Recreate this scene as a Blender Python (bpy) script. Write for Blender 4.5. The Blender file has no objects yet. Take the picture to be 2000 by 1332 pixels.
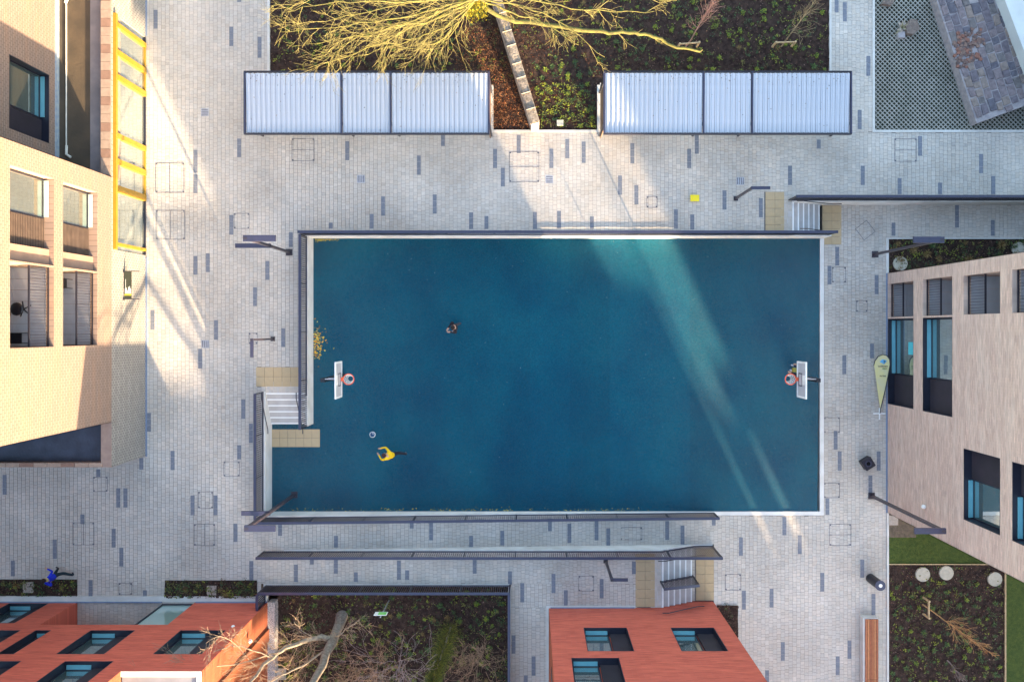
import bpy, bmesh, math, random
import numpy as np
from mathutils import Vector, Matrix

SC = bpy.context.scene
COL = SC.collection
R = math.radians
# ------------------------------------------------------------------ camera, sky, sun, exposure
H, F, U0, V0 = 37.0, 1480.0, 1035.0, 643.0
cam_d = bpy.data.cameras.new("camera"); cam = bpy.data.objects.new("camera", cam_d); COL.objects.link(cam)
cam.location = (0, 0, H); cam.rotation_euler = (0, 0, 0)
cam_d.sensor_width = 36; cam_d.lens = F / 2000 * 36
cam_d.shift_x = (1000 - U0) / 2000; cam_d.shift_y = -(666 - V0) / 2000
cam_d.clip_end = 600; SC.camera = cam
SUN_EL = R(10.0); sdx, sdy = 0.425, -0.905
sdir = Vector((sdx * math.cos(SUN_EL), sdy * math.cos(SUN_EL), math.sin(SUN_EL))).normalized()
world = bpy.data.worlds.new("World"); SC.world = world; world.use_nodes = True
wn = world.node_tree.nodes; wl = world.node_tree.links
sky = wn.new('ShaderNodeTexSky'); sky.sky_type = 'NISHITA'; sky.sun_disc = False
sky.sun_elevation = SUN_EL; sky.sun_rotation = math.atan2(sdx, sdy)
sky.air_density = 1.0; sky.dust_density = 2.0; sky.ozone_density = 0.55
wl.new(sky.outputs[0], wn['Background'].inputs['Color']); wn['Background'].inputs['Strength'].default_value = 0.15
sun_d = bpy.data.lights.new("sun", 'SUN'); sun = bpy.data.objects.new("sun", sun_d); COL.objects.link(sun)
sun_d.energy = 4.6; sun_d.angle = R(0.6); sun_d.color = (1.0, 0.74, 0.44)
sun.rotation_euler = sdir.to_track_quat('Z', 'Y').to_euler(); sun.location = (20, -40, 30)
SC.view_settings.view_transform = 'Standard'; SC.view_settings.look = 'None'
SC.view_settings.gamma = 1.0; SC.view_settings.use_curve_mapping = False
SC.view_settings.exposure = 2.82
rnd = random.Random(7)

def W(u, v, z=0.0):
    k = (H - z) / F
    return ((u - U0) * k, (V0 - v) * k, z)

# ------------------------------------------------------------------ materials
MATS = {}
def nt(m):
    m.use_nodes = True
    return m.node_tree.nodes, m.node_tree.links, m.node_tree.nodes['Principled BSDF']
def mat(name, c, c2=None, scale=3.0, rough=0.8, bump=0.0, bscale=40.0, metal=0.0, spec=0.3, detail=4, attr=False, dirt=0.0, dscale=.35):
    if name in MATS: return MATS[name]
    m = bpy.data.materials.new(name); n, l, p = nt(m); MATS[name] = m
    p.inputs['Roughness'].default_value = rough; p.inputs['Metallic'].default_value = metal
    p.inputs['Specular IOR Level'].default_value = spec
    tc = n.new('ShaderNodeTexCoord'); out = None
    if c2 is None: c2 = tuple(x * .82 for x in c)
    no = n.new('ShaderNodeTexNoise'); no.inputs['Scale'].default_value = scale; no.inputs['Detail'].default_value = detail
    l.new(tc.outputs['Object'], no.inputs['Vector'])
    rp = n.new('ShaderNodeValToRGB'); rp.color_ramp.elements[0].position = .35; rp.color_ramp.elements[1].position = .65
    rp.color_ramp.elements[0].color = (*c2, 1); rp.color_ramp.elements[1].color = (*c, 1)
    l.new(no.outputs['Fac'], rp.inputs['Fac']); out = rp.outputs['Color']
    if attr:
        at = n.new('ShaderNodeAttribute'); at.attribute_name = 'tone'
        mx = n.new('ShaderNodeMix'); mx.data_type = 'RGBA'; mx.blend_type = 'MULTIPLY'; mx.inputs['Factor'].default_value = 1
        l.new(out, mx.inputs['A']); l.new(at.outputs['Color'], mx.inputs['B']); out = mx.outputs['Result']
    if dirt > 0:
        n2 = n.new('ShaderNodeTexNoise'); n2.inputs['Scale'].default_value = dscale; n2.inputs['Detail'].default_value = 6
        l.new(tc.outputs['Object'], n2.inputs['Vector'])
        r2 = n.new('ShaderNodeMapRange'); r2.inputs['From Min'].default_value = .35; r2.inputs['From Max'].default_value = .7
        r2.inputs['To Min'].default_value = 1.0; r2.inputs['To Max'].default_value = 1 - dirt
        l.new(n2.outputs['Fac'], r2.inputs['Value'])
        mx = n.new('ShaderNodeMix'); mx.data_type = 'RGBA'; mx.blend_type = 'MULTIPLY'; mx.inputs['Factor'].default_value = 1
        l.new(out, mx.inputs['A']); l.new(r2.outputs[0], mx.inputs['B']); out = mx.outputs['Result']
    l.new(out, p.inputs['Base Color'])
    if bump > 0:
        nb = n.new('ShaderNodeTexNoise'); nb.inputs['Scale'].default_value = bscale; nb.inputs['Detail'].default_value = 3
        l.new(tc.outputs['Object'], nb.inputs['Vector'])
        b = n.new('ShaderNodeBump'); b.inputs['Strength'].default_value = bump; b.inputs['Distance'].default_value = .05
        l.new(nb.outputs['Fac'], b.inputs['Height']); l.new(b.outputs['Normal'], p.inputs['Normal'])
    return m
def brick_mat(name, c, c2, mortar, axis, bw=.22, rh=.075, ms=.010, stain=(.7, .45, .3), stain_f=.25, var=.0):
    m = bpy.data.materials.new(name); n, l, p = nt(m); MATS[name] = m
    p.inputs['Roughness'].default_value = .85; p.inputs['Specular IOR Level'].default_value = .25
    tc = n.new('ShaderNodeTexCoord'); sp = n.new('ShaderNodeSeparateXYZ'); cb = n.new('ShaderNodeCombineXYZ')
    l.new(tc.outputs['Object'], sp.inputs[0])
    l.new(sp.outputs['Y' if axis == 'x' else 'X'], cb.inputs[0]); l.new(sp.outputs['Z'], cb.inputs[1])
    bt = n.new('ShaderNodeTexBrick'); l.new(cb.outputs[0], bt.inputs['Vector'])
    bt.inputs['Scale'].default_value = 1; bt.inputs['Brick Width'].default_value = bw; bt.inputs['Row Height'].default_value = rh
    bt.inputs['Mortar Size'].default_value = ms; bt.inputs['Mortar Smooth'].default_value = .2; bt.inputs['Bias'].default_value = 0
    bt.inputs['Color1'].default_value = (*c, 1); bt.inputs['Color2'].default_value = (*c2, 1); bt.inputs['Mortar'].default_value = (*mortar, 1)
    # vertical streaks and blotches of staining
    mp = n.new('ShaderNodeMapping'); mp.inputs['Scale'].default_value = (.25, 1.9, 1); l.new(cb.outputs[0], mp.inputs[0])
    no = n.new('ShaderNodeTexNoise'); no.inputs['Scale'].default_value = 1.6; no.inputs['Detail'].default_value = 7; l.new(mp.outputs[0], no.inputs['Vector'])
    mr = n.new('ShaderNodeMapRange'); mr.inputs['From Min'].default_value = .45; mr.inputs['From Max'].default_value = .75
    mr.inputs['To Min'].default_value = 0; mr.inputs['To Max'].default_value = stain_f; l.new(no.outputs['Fac'], mr.inputs['Value'])
    mx = n.new('ShaderNodeMix'); mx.data_type = 'RGBA'; l.new(mr.outputs[0], mx.inputs['Factor']); l.new(bt.outputs['Color'], mx.inputs['A']); mx.inputs['B'].default_value = (*stain, 1)
    # course to course variation
    mp2 = n.new('ShaderNodeMapping'); mp2.inputs['Scale'].default_value = (.9, 14, 1) ; l.new(cb.outputs[0], mp2.inputs[0])
    n2 = n.new('ShaderNodeTexNoise'); n2.inputs['Scale'].default_value = 1.5; n2.inputs['Detail'].default_value = 3; l.new(mp2.outputs[0], n2.inputs['Vector'])
    m2 = n.new('ShaderNodeMapRange'); m2.inputs['From Min'].default_value = .3; m2.inputs['From Max'].default_value = .7
    m2.inputs['To Min'].default_value = 1 - var; m2.inputs['To Max'].default_value = 1 + var; l.new(n2.outputs['Fac'], m2.inputs['Value'])
    m3 = n.new('ShaderNodeMix'); m3.data_type = 'RGBA'; m3.blend_type = 'MULTIPLY'; m3.inputs['Factor'].default_value = 1
    l.new(mx.outputs['Result'], m3.inputs['A']); l.new(m2.outputs[0], m3.inputs['B']); l.new(m3.outputs['Result'], p.inputs['Base Color'])
    b = n.new('ShaderNodeBump'); b.inputs['Strength'].default_value = .5; b.inputs['Distance'].default_value = .01; b.invert = True
    l.new(bt.outputs['Fac'], b.inputs['Height']); l.new(b.outputs['Normal'], p.inputs['Normal'])
    return m
def glass_mat(name, tint, mixf=.45, rough=.03):
    m = bpy.data.materials.new(name); n, l, p = nt(m); MATS[name] = m
    p.inputs['Base Color'].default_value = (*tint, 1); p.inputs['Roughness'].default_value = .3
    g = n.new('ShaderNodeBsdfGlossy'); g.inputs['Roughness'].default_value = rough; g.inputs['Color'].default_value = (.85, .95, .97, 1)
    tc = n.new('ShaderNodeTexCoord'); no = n.new('ShaderNodeTexNoise'); no.inputs['Scale'].default_value = 1.2
    l.new(tc.outputs['Object'], no.inputs['Vector'])
    b = n.new('ShaderNodeBump'); b.inputs['Strength'].default_value = .12; b.inputs['Distance'].default_value = .02
    l.new(no.outputs['Fac'], b.inputs['Height']); l.new(b.outputs[0], g.inputs['Normal'])
    mx = n.new('ShaderNodeMixShader'); mx.inputs[0].default_value = mixf
    l.new(p.outputs[0], mx.inputs[1]); l.new(g.outputs[0], mx.inputs[2]); l.new(mx.outputs[0], n['Material Output'].inputs[0])
    return m

M_PAVE = mat('paver_concrete', (.57, .52, .475), (.515, .475, .435), 9, .85, .25, 60, attr=True, dirt=.26, dscale=.32)
M_JOINT = mat('joint_sand', (.20, .19, .18), (.15, .14, .135), 20, .95)
M_ACC = mat('accent_paver', (.185, .20, .245), (.15, .165, .205), 8, .8, .2, 60)
M_TACT = mat('tactile_slab', (.55, .42, .26), (.46, .355, .225), 2.5, .85, .2, 60, dirt=.2, dscale=1.2)
M_WHITE = mat('white_render', (.72, .71, .70), (.62, .60, .58), 1.5, .8, .1, 30, dirt=.12)
M_KERB = mat('pale_kerb', (.58, .57, .56), (.5, .49, .47), 2, .85, .2, 40)
M_CONC = mat('stair_concrete', (.52, .50, .50), (.46, .44, .44), 3, .85, .2, 50, dirt=.1)
M_NOSE = mat('nosing_white', (.85, .85, .85), (.8, .8, .8), 3, .6)
M_FENCE = mat('fence_paint', (.022, .022, .036), (.018, .018, .028), 5, .35, spec=.5)
M_RAIL = mat('rail_paint', (.035, .036, .075), (.028, .03, .06), 5, .3, spec=.6)
M_LAMP = mat('lamp_paint', (.045, .036, .05), (.035, .03, .04), 5, .35, spec=.5)
M_FRAME = mat('window_frame', (.016, .018, .032), (.013, .014, .026), 5, .35, spec=.5)
M_PANEL = mat('dark_panel', (.03, .026, .038), (.024, .022, .03), 2, .5)
M_CYAN = mat('sky_reflection_cyan', (.12, .34, .42), (.10, .30, .38), 2, .3, spec=.6)  # sky reflected in the window reveal, painted as a cyan strip
M_GLASS = glass_mat('window_glass', (.05, .09, .09), .5)
M_GLASSW = glass_mat('warm_glass', (.10, .10, .07), .45)
M_GLASSL = glass_mat('pale_glass', (.28, .42, .42), .45)
M_YEL = mat('yellow_frame', (.33, .185, .012), (.29, .16, .012), 3, .4, spec=.5)
M_SOIL = mat('soil', (.062, .040, .032), (.026, .017, .016), 5, .95, .6, 14, spec=.1, detail=8)
M_CHIP = mat('bark_chip', (.075, .05, .045), (.03, .02, .02), 9, .9, attr=True, spec=.1)
M_GREEN = mat('leaf_green', (.066, .108, .034), (.04, .07, .026), 12, .6, attr=True)
M_BARK = mat('bark', (.26, .22, .18), (.15, .12, .10), 9, .9, .6, 30)
M_MOSSY = mat('mossy_bark', (.15, .135, .035), (.08, .075, .028), 4, .9, .5, 30)
M_TWIG = mat('twig_bark', (.42, .29, .19), (.30, .19, .13), 6, .9)
M_TIMBER = mat('raw_timber', (.55, .40, .24), (.45, .32, .18), 8, .8)
M_METAL = mat('cover_metal', (.17, .17, .20), (.13, .13, .16), 6, .5, metal=.3)
M_BLACK = mat('black_plastic', (.012, .012, .018), (.009, .009, .014), 6, .4, spec=.5)
M_LAWN = mat('lawn_base', (.07, .095, .02), (.045, .07, .016), 6, .95, .5, 60)

# ------------------------------------------------------------------ mesh helpers
class MB:
    def __init__(s): s.v = []; s.f = []; s.m = []; s.c = []
    def face(s, pts, mi=0, col=None):
        i = len(s.v); s.v.extend(pts); s.f.append(tuple(range(i, i + len(pts)))); s.m.append(mi); s.c.append(col)
    def box(s, x0, x1, y0, y1, z0, z1, mi=0, bottom=True):
        if x0 > x1: x0, x1 = x1, x0
        if y0 > y1: y0, y1 = y1, y0
        i = len(s.v)
        s.v += [(x0, y0, z0), (x1, y0, z0), (x1, y1, z0), (x0, y1, z0), (x0, y0, z1), (x1, y0, z1), (x1, y1, z1), (x0, y1, z1)]
        fs = [(4, 5, 6, 7), (0, 1, 5, 4), (1, 2, 6, 5), (2, 3, 7, 6), (3, 0, 4, 7)] + ([(3, 2, 1, 0)] if bottom else [])
        for f in fs: s.f.append(tuple(i + k for k in f)); s.m.append(mi); s.c.append(None)
        return s
    def prism(s, pts, z0, z1, mi=0):
        n = len(pts); i = len(s.v)
        z0f = z0 if callable(z0) else (lambda x, y: z0); z1f = z1 if callable(z1) else (lambda x, y: z1)
        s.v += [(x, y, z0f(x, y)) for x, y in pts] + [(x, y, z1f(x, y)) for x, y in pts]
        s.f.append(tuple(i + n + k for k in range(n))); s.m.append(mi); s.c.append(None)
        s.f.append(tuple(i + n - 1 - k for k in range(n))); s.m.append(mi); s.c.append(None)
        for k in range(n):
            k2 = (k + 1) % n; s.f.append((i + k, i + k2, i + n + k2, i + n + k)); s.m.append(mi); s.c.append(None)
        return s
    def beam(s, p, q, w, h, up=(0, 0, 1), mi=0):
        p, q = Vector(p), Vector(q); d = (q - p).normalized(); u = Vector(up)
        if abs(d.dot(u)) > .98: u = Vector((0, 1, 0))
        a = d.cross(u).normalized() * (w / 2); b = a.cross(d).normalized() * (h / 2)
        i = len(s.v)
        for c in (p, q):
            for sa, sb in ((-1, -1), (1, -1), (1, 1), (-1, 1)): s.v.append(tuple(c + a * sa + b * sb))
        for f in ((0, 1, 2, 3), (7, 6, 5, 4), (0, 4, 5, 1), (1, 5, 6, 2), (2, 6, 7, 3), (3, 7, 4, 0)):
            s.f.append(tuple(i + k for k in f)); s.m.append(mi); s.c.append(None)
        return s
    def tube(s, pts, rad, n=6, mi=0, cap=True):
        pts = [Vector(p) for p in pts]; i0 = len(s.v)
        for k, p in enumerate(pts):
            d = (pts[min(k + 1, len(pts) - 1)] - pts[max(k - 1, 0)])
            d = d.normalized() if d.length > 1e-9 else Vector((0, 0, 1))
            a = d.cross(Vector((0.13, 0.27, 1))); a = a.normalized() if a.length > 1e-4 else Vector((1, 0, 0)); b = d.cross(a)
            r = rad[k] if hasattr(rad, '__len__') else rad
            for j in range(n):
                t = 2 * math.pi * j / n; s.v.append(tuple(p + a * (r * math.cos(t)) + b * (r * math.sin(t))))
        for k in range(len(pts) - 1):
            for j in range(n):
                j2 = (j + 1) % n; a0 = i0 + k * n
                s.f.append((a0 + j, a0 + j2, a0 + n + j2, a0 + n + j)); s.m.append(mi); s.c.append(None)
        if cap:
            s.f.append(tuple(i0 + j for j in range(n))); s.m.append(mi); s.c.append(None)
            e = i0 + (len(pts) - 1) * n; s.f.append(tuple(e + j for j in range(n))); s.m.append(mi); s.c.append(None)
        return s
    def disc(s, cx, cy, z0, z1, r, n=24, mi=0):
        return s.prism([(cx + r * math.cos(2 * math.pi * k / n), cy + r * math.sin(2 * math.pi * k / n)) for k in range(n)], z0, z1, mi)
    def sphere(s, c, r, nu=12, nv=8, mi=0, sc=(1, 1, 1)):
        i = len(s.v)
        for a in range(nv + 1):
            t = math.pi * a / nv
            for b in range(nu):
                p = 2 * math.pi * b / nu
                s.v.append((c[0] + r * sc[0] * math.sin(t) * math.cos(p), c[1] + r * sc[1] * math.sin(t) * math.sin(p), c[2] + r * sc[2] * math.cos(t)))
        for a in range(nv):
            for b in range(nu):
                b2 = (b + 1) % nu; s.f.append((i + a * nu + b, i + a * nu + b2, i + (a + 1) * nu + b2, i + (a + 1) * nu + b)); s.m.append(mi); s.c.append(None)
        return s
    def torus(s, c, R_, r, n=28, k=8, mi=0):
        s.tube([(c[0] + R_ * math.cos(2 * math.pi * j / n), c[1] + R_ * math.sin(2 * math.pi * j / n), c[2]) for j in range(n + 1)], r, k, mi, cap=False); return s
    def mesh(s, name, mats, smooth=False):
        me = bpy.data.meshes.new(name); me.from_pydata(s.v, [], s.f)
        for m in (mats if isinstance(mats, (list, tuple)) else [mats]): me.materials.append(m)
        if any(s.m): me.polygons.foreach_set('material_index', s.m)
        if any(c is not None for c in s.c):
            at = me.color_attributes.new('tone', 'FLOAT_COLOR', 'CORNER'); arr = []
            for f, c in zip(s.f, s.c):
                c = c or (1, 1, 1); arr += [c[0], c[1], c[2], 1.0] * len(f)
            at.data.foreach_set('color', arr)
        if smooth: me.polygons.foreach_set('use_smooth', [True] * len(s.f))
        me.update(); return me
    def obj(s, name, mats, parent=None, smooth=False, **kw):
        return link(name, s.mesh(name, mats, smooth), parent, **kw)
def link(name, data, parent=None, loc=None, rot=None, scale=None, label=None, cat=None, group=None, kind=None):
    o = bpy.data.objects.new(name, data); COL.objects.link(o)
    if parent is not None: o.parent = parent
    if loc is not None: o.location = loc
    if rot is not None: o.rotation_euler = rot
    if scale is not None: o.scale = scale
    if label: o['label'] = label
    if cat: o['category'] = cat
    if group: o['group'] = group
    if kind: o['kind'] = kind
    return o
def thing(name, label, cat, loc=(0, 0, 0), rotz=0, group=None):
    return link(name, None, None, loc, (0, 0, rotz), None, label, cat, group)
def copy_tree(o, parent=None, **kw):
    c = o.copy(); COL.objects.link(c)
    if parent is not None: c.parent = parent
    for ch in list(o.children): copy_tree(ch, c)
    for k, v in kw.items():
        if k == 'loc': c.location = v
        elif k == 'rotz': c.rotation_euler = (0, 0, v)
        else: c[k] = v
    return c

# ------------------------------------------------------------------ the ground and the paved levels
LO = -0.90
MB().box(-300, 300, -300, 300, -2.6, -2.0).obj('ground', mat('earth', (.12, .10, .08), (.08, .07, .055), .5, .95), kind='structure')

CW, CE, CN, CS = -10.83, 14.5, 4.53, -9.10      # court edges
NW_X = -12.9                                     # court notch, west edge
def ramp_z(x): return min(0.0, max(LO, -0.9 * (x + 12.0) / 20.4))

EXCL = []      # (x0,x1,y0,y1,level)
def pavers(name, rects, zf, level, parent, seed):
    rg = random.Random(seed); V = []; Fc = []; C = []
    pw, gap = .195, .010
    for (x0, x1, y0, y1) in rects:
        nc = max(1, int(round((x1 - x0) / pw))); w = (x1 - x0) / nc
        for c in range(nc):
            cx0 = x0 + c * w; cx1 = cx0 + w; cm = (cx0 + cx1) / 2
            iv = [(y0, y1)]
            for (a0, a1, b0, b1, lv) in EXCL:
                if lv != level or not (a0 < cm < a1): continue
                ni = []
                for (p, q) in iv:
                    if b1 <= p or b0 >= q: ni.append((p, q)); continue
                    if b0 > p: ni.append((p, b0))
                    if b1 < q: ni.append((b1, q))
                iv = ni
            for (p, q) in iv:
                y = p - rg.random() * .2
                while y < q:
                    L = rg.choice((.13, .17, .17, .21, .26)); a = max(y, p); b = min(y + L, q); y += L
                    if b - a < .03: continue
                    z = zf(cm) + rg.uniform(-.0025, .0025); g = gap / 2
                    i = len(V); xa, xb, ya, yb = cx0 + g, cx1 - g, a + g, b - g
                    tx = rg.uniform(-.002, .002)
                    V += [(xa, ya, z + tx), (xb, ya, z - tx), (xb, yb, z - tx), (xa, yb, z + tx), (xa, ya, z - .03), (xb, ya, z - .03), (xb, yb, z - .03), (xa, yb, z - .03)]
                    Fc += [(i, i + 1, i + 2, i + 3), (i, i + 4, i + 5, i + 1), (i + 1, i + 5, i + 6, i + 2), (i + 2, i + 6, i + 7, i + 3), (i + 3, i + 7, i + 4, i)]
                    t = rg.gauss(1, .042); k = rg.uniform(-.025, .025)
                    C += [t + k, t, t - k, 1] * 20
    me = bpy.data.meshes.new(name); me.from_pydata(V, [], Fc); me.materials.append(M_PAVE)
    at = me.color_attributes.new('tone', 'FLOAT_COLOR', 'CORNER'); at.data.foreach_set('color', C)
    o = link(name, me, parent, kind='stuff'); return o

# tactile areas (x0,x1,y0,y1,level,long axis)
TACT = [(*[(500 - U0) / 40, (585 - U0) / 40], (V0 - 755) / 40, (V0 - 717) / 40, 0, 'y'),
        (11.5, 12.42, 4.68, (V0 - 375) / 40, 0, 'x'),
        (14.62, 15.58, (V0 - 478) / 39.05, 6.18, LO, 'x'),
        (5.15, 6.1, -13.55, -10.95, 0, 'x'),
        (8.3, 9.2, -13.55, -10.95, LO, 'x'),
        ((531 - U0) / 39.05, (625 - U0) / 39.05, (V0 - 873) / 39.05, (V0 - 838) / 39.05, LO, 'y')]
BEDS = {  # x0,x1,y0,y1,z
    'north': (-12.82, 14.62, 9.72, 22.0, -.03),
    'southwest_a': (-34.0, (151 - U0) / 40, (V0 - 1163) / 40, (V0 - 1131) / 40, -.03),
    'southwest_b': ((322 - U0) / 40, (502 - U0) / 40, (V0 - 1167) / 40, (V0 - 1133) / 40, -.03),
}
for t in TACT[:5]: EXCL.append((t[0], t[1], t[2], t[3], t[4]))
for k in ('southwest_a', 'southwest_b'):
    b = BEDS[k]; EXCL.append((b[0], b[1], b[2], b[3], 0))
EXCL.append((-40, -18.72, -6.17, 40, 0))
UP = [(-34, -13.12, -13.3, 22), (-13.12, -10.95, -3.12, 9.6), (-13.12, -12.82, 9.6, 22), (-10.95, 12.8, 4.65, 9.6), (-12.7, -1.9, 9.6, 11.9), (3.42, 14.62, 9.6, 11.9),
      (12.8, 34, 6.35, 9.6), (14.72, 16.72, 9.6, 22), (-13.12, 6.4, -12.42, -10.9), (-.93, 6.4, -13.58, -12.42), (-.93, .9, -36, -13.58), (-13.12, -12.0, -10.9, -9.2), (-22.1, -16.37, -15.7, -13.3)]
EXCL.append((-12.82, -12.7, 9.6, 22, 0)); EXCL.append((-13.12, -12.82, 22, 23, 0))
LOW = [(14.72, 17.84, -36, 6.2), (17.84, 34, 4.55, 6.2), (9.2, 14.72, -36, -9.32), (8.06, 9.2, -13.58, -10.9)]
MHEX = []
def base(name, rects, z, d=.5):
    m = MB()
    for (x0, x1, y0, y1) in rects: m.box(x0, x1, y0, y1, z - d, z - .012)
    return m.obj(name, M_JOINT, kind='structure')
upper = base('upper_paving', UP, 0, 1.4); lower = base('lower_paving', LOW, LO, .6)
pavers('pavers', UP, lambda x: 0.0, 0, upper, 1); pavers('pavers', LOW, lambda x: LO, LO, lower, 2)
rm = MB(); rp = [(-12.0, -9.25), (9.2, -9.25), (9.2, -10.75), (-12.0, -10.75)]
nseg = 24
for k in range(nseg):
    xa = -12 + 21.2 * k / nseg; xb = -12 + 21.2 * (k + 1) / nseg
    rm.face([(xa, -10.75, ramp_z(xa) - .012), (xb, -10.75, ramp_z(xb) - .012), (xb, -9.25, ramp_z(xb) - .012), (xa, -9.25, ramp_z(xa) - .012)])
ramp = rm.obj('ramp', M_JOINT, kind='structure')
pavers('pavers', [(-12.0, 9.2, -10.75, -9.25)], ramp_z, 99, ramp, 3)

# blue-grey accent pavers (pixel column, v0, v1)
ACC = """304,20,57 452,53,91 507,73,114 467,0,5 467,271,308 382,293,338 382,341,378 382,500,537 406,495,532 498,561,598 522,510,547 452,420,459 568,454,483
646,435,447 298,606,644 422,625,664 391,681,720 475,780,818 490,827,865 467,869,897 291,806,843 276,894,917 337,880,918 192,916,931 9,927,966 553,641,678 161,1004,1023
222,1032,1069 237,1069,1106 25,1094,1125 107,1053,1091 177,1132,1169 283,1152,1172 231,953,991 245,953,991 376,967,1006 421,967,1006 460,1022,1058 491,1095,1133
678,276,314 818,304,342 865,263,286 967,291,329 982,328,365 1013,264,300 1077,291,329 1108,272,310 1140,277,319 1235,280,320 1361,263,301 1346,291,329 1211,343,381
1243,362,400 1415,372,410 1045,414,448 1092,412,447 1156,423,448 1320,409,447 1352,419,449 1486,387,425 748,384,422 849,380,418 726,418,447 920,415,448 950,422,448
1634,-2,25 1650,5,43 1696,110,149 1679,215,253 1599,273,291 1543,324,362 1685,324,362 1797,266,305 1916,301,339 1757,348,380 1836,357,380 1940,344,380
547,1017,1046 656,1046,1069 804,1015,1032 842,1018,1055 920,1046,1068 981,1036,1065 1074,1012,1037 1112,1022,1060 1165,1017,1055 1188,1031,1068 1303,1017,1054 1333,1026,1063
656,1089,1120 609,1089,1102 578,1102,1136 695,1117,1136 779,1094,1132 795,1113,1132 927,1093,1120 1238,1096,1121 996,1115,1141 1020,1138,1176 1081,1120,1158 1105,1152,1182
1175,1130,1168 1003,1240,1276 1042,1281,1319 1027,1318,1340 1869,400,445 1745,435,461 1939,430,461 1635,482,519 1620,519,556 1712,537,575 1703,671,700 1649,694,731 1632,841,878
1640,881,919 1716,881,919 1700,928,963 1616,973,1005 1532,1009,1045 1562,1045,1082 1684,1092,1128 1606,1118,1155 1507,1149,1186 1706,1159,1203 1529,1253,1290 1659,1250,1286
1636,1281,1318 1498,1308,1345 1394,1015,1026 1447,1049,1085 1453,1153,1190"""
def level_at(u, v):
    x, y, _ = W(u, v, 0)
    if -10.75 < y < -9.2 and -12 < x < 9.2: return 'r'
    if u > 1603 and 400 < v: return LO
    if v > 1000 and u > 1395: return LO
    return 0.0
for tok in ACC.split():
    u, v0, v1 = [float(t) for t in tok.split(',')]
    lv = level_at(u, (v0 + v1) / 2)
    if lv == 'r':
        x = (u - U0) / 40 * (37.4 / 37); z = ramp_z(x) ; par = ramp
        y0, y1 = (V0 - v1) / 40 * (37 - z) / 37, (V0 - v0) / 40 * (37 - z) / 37; x = (u - U0) * (37 - z) / F
    else:
        z = lv; k = (37 - z) / F; x = (u - U0) * k; y0, y1 = (V0 - v1) * k, (V0 - v0) * k; par = upper if lv == 0 else lower
    n = max(1, round((y1 - y0) / .30)); m = MB()
    for j in range(n):
        ya = y0 + (y1 - y0) * j / n; yb = y0 + (y1 - y0) * (j + 1) / n
        m.box(x - .096, x + .096, ya + .005, yb - .005, z - .02, z + .006 + rnd.uniform(0, .001))
    t = rnd.uniform(.85, 1.15)
    m.obj('accent_paver', M_ACC, par)

# tactile slabs: one object per slab
def tactile(i, t, parent):
    x0, x1, y0, y1, z, ax = t
    nx = max(1, round((x1 - x0) / .42)); ny = max(1, round((y1 - y0) / .42)); w = (x1 - x0) / nx; h = (y1 - y0) / ny
    m = MB(); g = .006; m.box(-w / 2 + g, w / 2 - g, -h / 2 + g, h / 2 - g, -.03, .004)
    nr = 4
    for k in range(nr):
        if ax == 'x': c = -w / 2 + w * (k + .5) / nr; m.box(c - .018, c + .018, -h / 2 + .02, h / 2 - .02, .004, .012)
        else: c = -h / 2 + h * (k + .5) / nr; m.box(-w / 2 + .02, w / 2 - .02, c - .018, c + .018, .004, .012)
    me = m.mesh('tactile_slab', M_TACT)
    b = MB().box(x0, x1, y0, y1, z - .3, z - .012).obj('tactile_strip', M_JOINT, kind='structure')
    for a in range(nx):
        for c in range(ny):
            link('tactile_slab', me, b, (x0 + w * (a + .5), y0 + h * (c + .5), z + .002))
for i, t in enumerate(TACT):
    if i == 5: t = t[:4] + (LO + .012,) + t[5:]
    tactile(i, t, None)

# ------------------------------------------------------------------ court
m = bpy.data.materials.new('court_turf'); n, l, p = nt(m)
tc = n.new('ShaderNodeTexCoord'); a = n.new('ShaderNodeTexNoise'); a.inputs['Scale'].default_value = .35; a.inputs['Detail'].default_value = 5
l.new(tc.outputs['Object'], a.inputs['Vector'])
rpp = n.new('ShaderNodeValToRGB'); rpp.color_ramp.elements[0].position = .3; rpp.color_ramp.elements[1].position = .72
rpp.color_ramp.elements[0].color = (.0002, .074, .142, 1); rpp.color_ramp.elements[1].color = (.0004, .118, .188, 1); l.new(a.outputs['Fac'], rpp.inputs[0])
f = n.new('ShaderNodeTexNoise'); f.inputs['Scale'].default_value = 16; f.inputs['Detail'].default_value = 6; f.inputs['Roughness'].default_value = .8; l.new(tc.outputs['Object'], f.inputs['Vector'])
fr = n.new('ShaderNodeMapRange'); fr.inputs['From Min'].default_value = .3; fr.inputs['From Max'].default_value = .7; fr.inputs['To Min'].default_value = .60; fr.inputs['To Max'].default_value = 1.40
l.new(f.outputs['Fac'], fr.inputs['Value'])
mx = n.new('ShaderNodeMix'); mx.data_type = 'RGBA'; mx.blend_type = 'MULTIPLY'; mx.inputs['Factor'].default_value = 1
l.new(rpp.outputs[0], mx.inputs['A']); l.new(fr.outputs[0], mx.inputs['B'])
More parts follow.
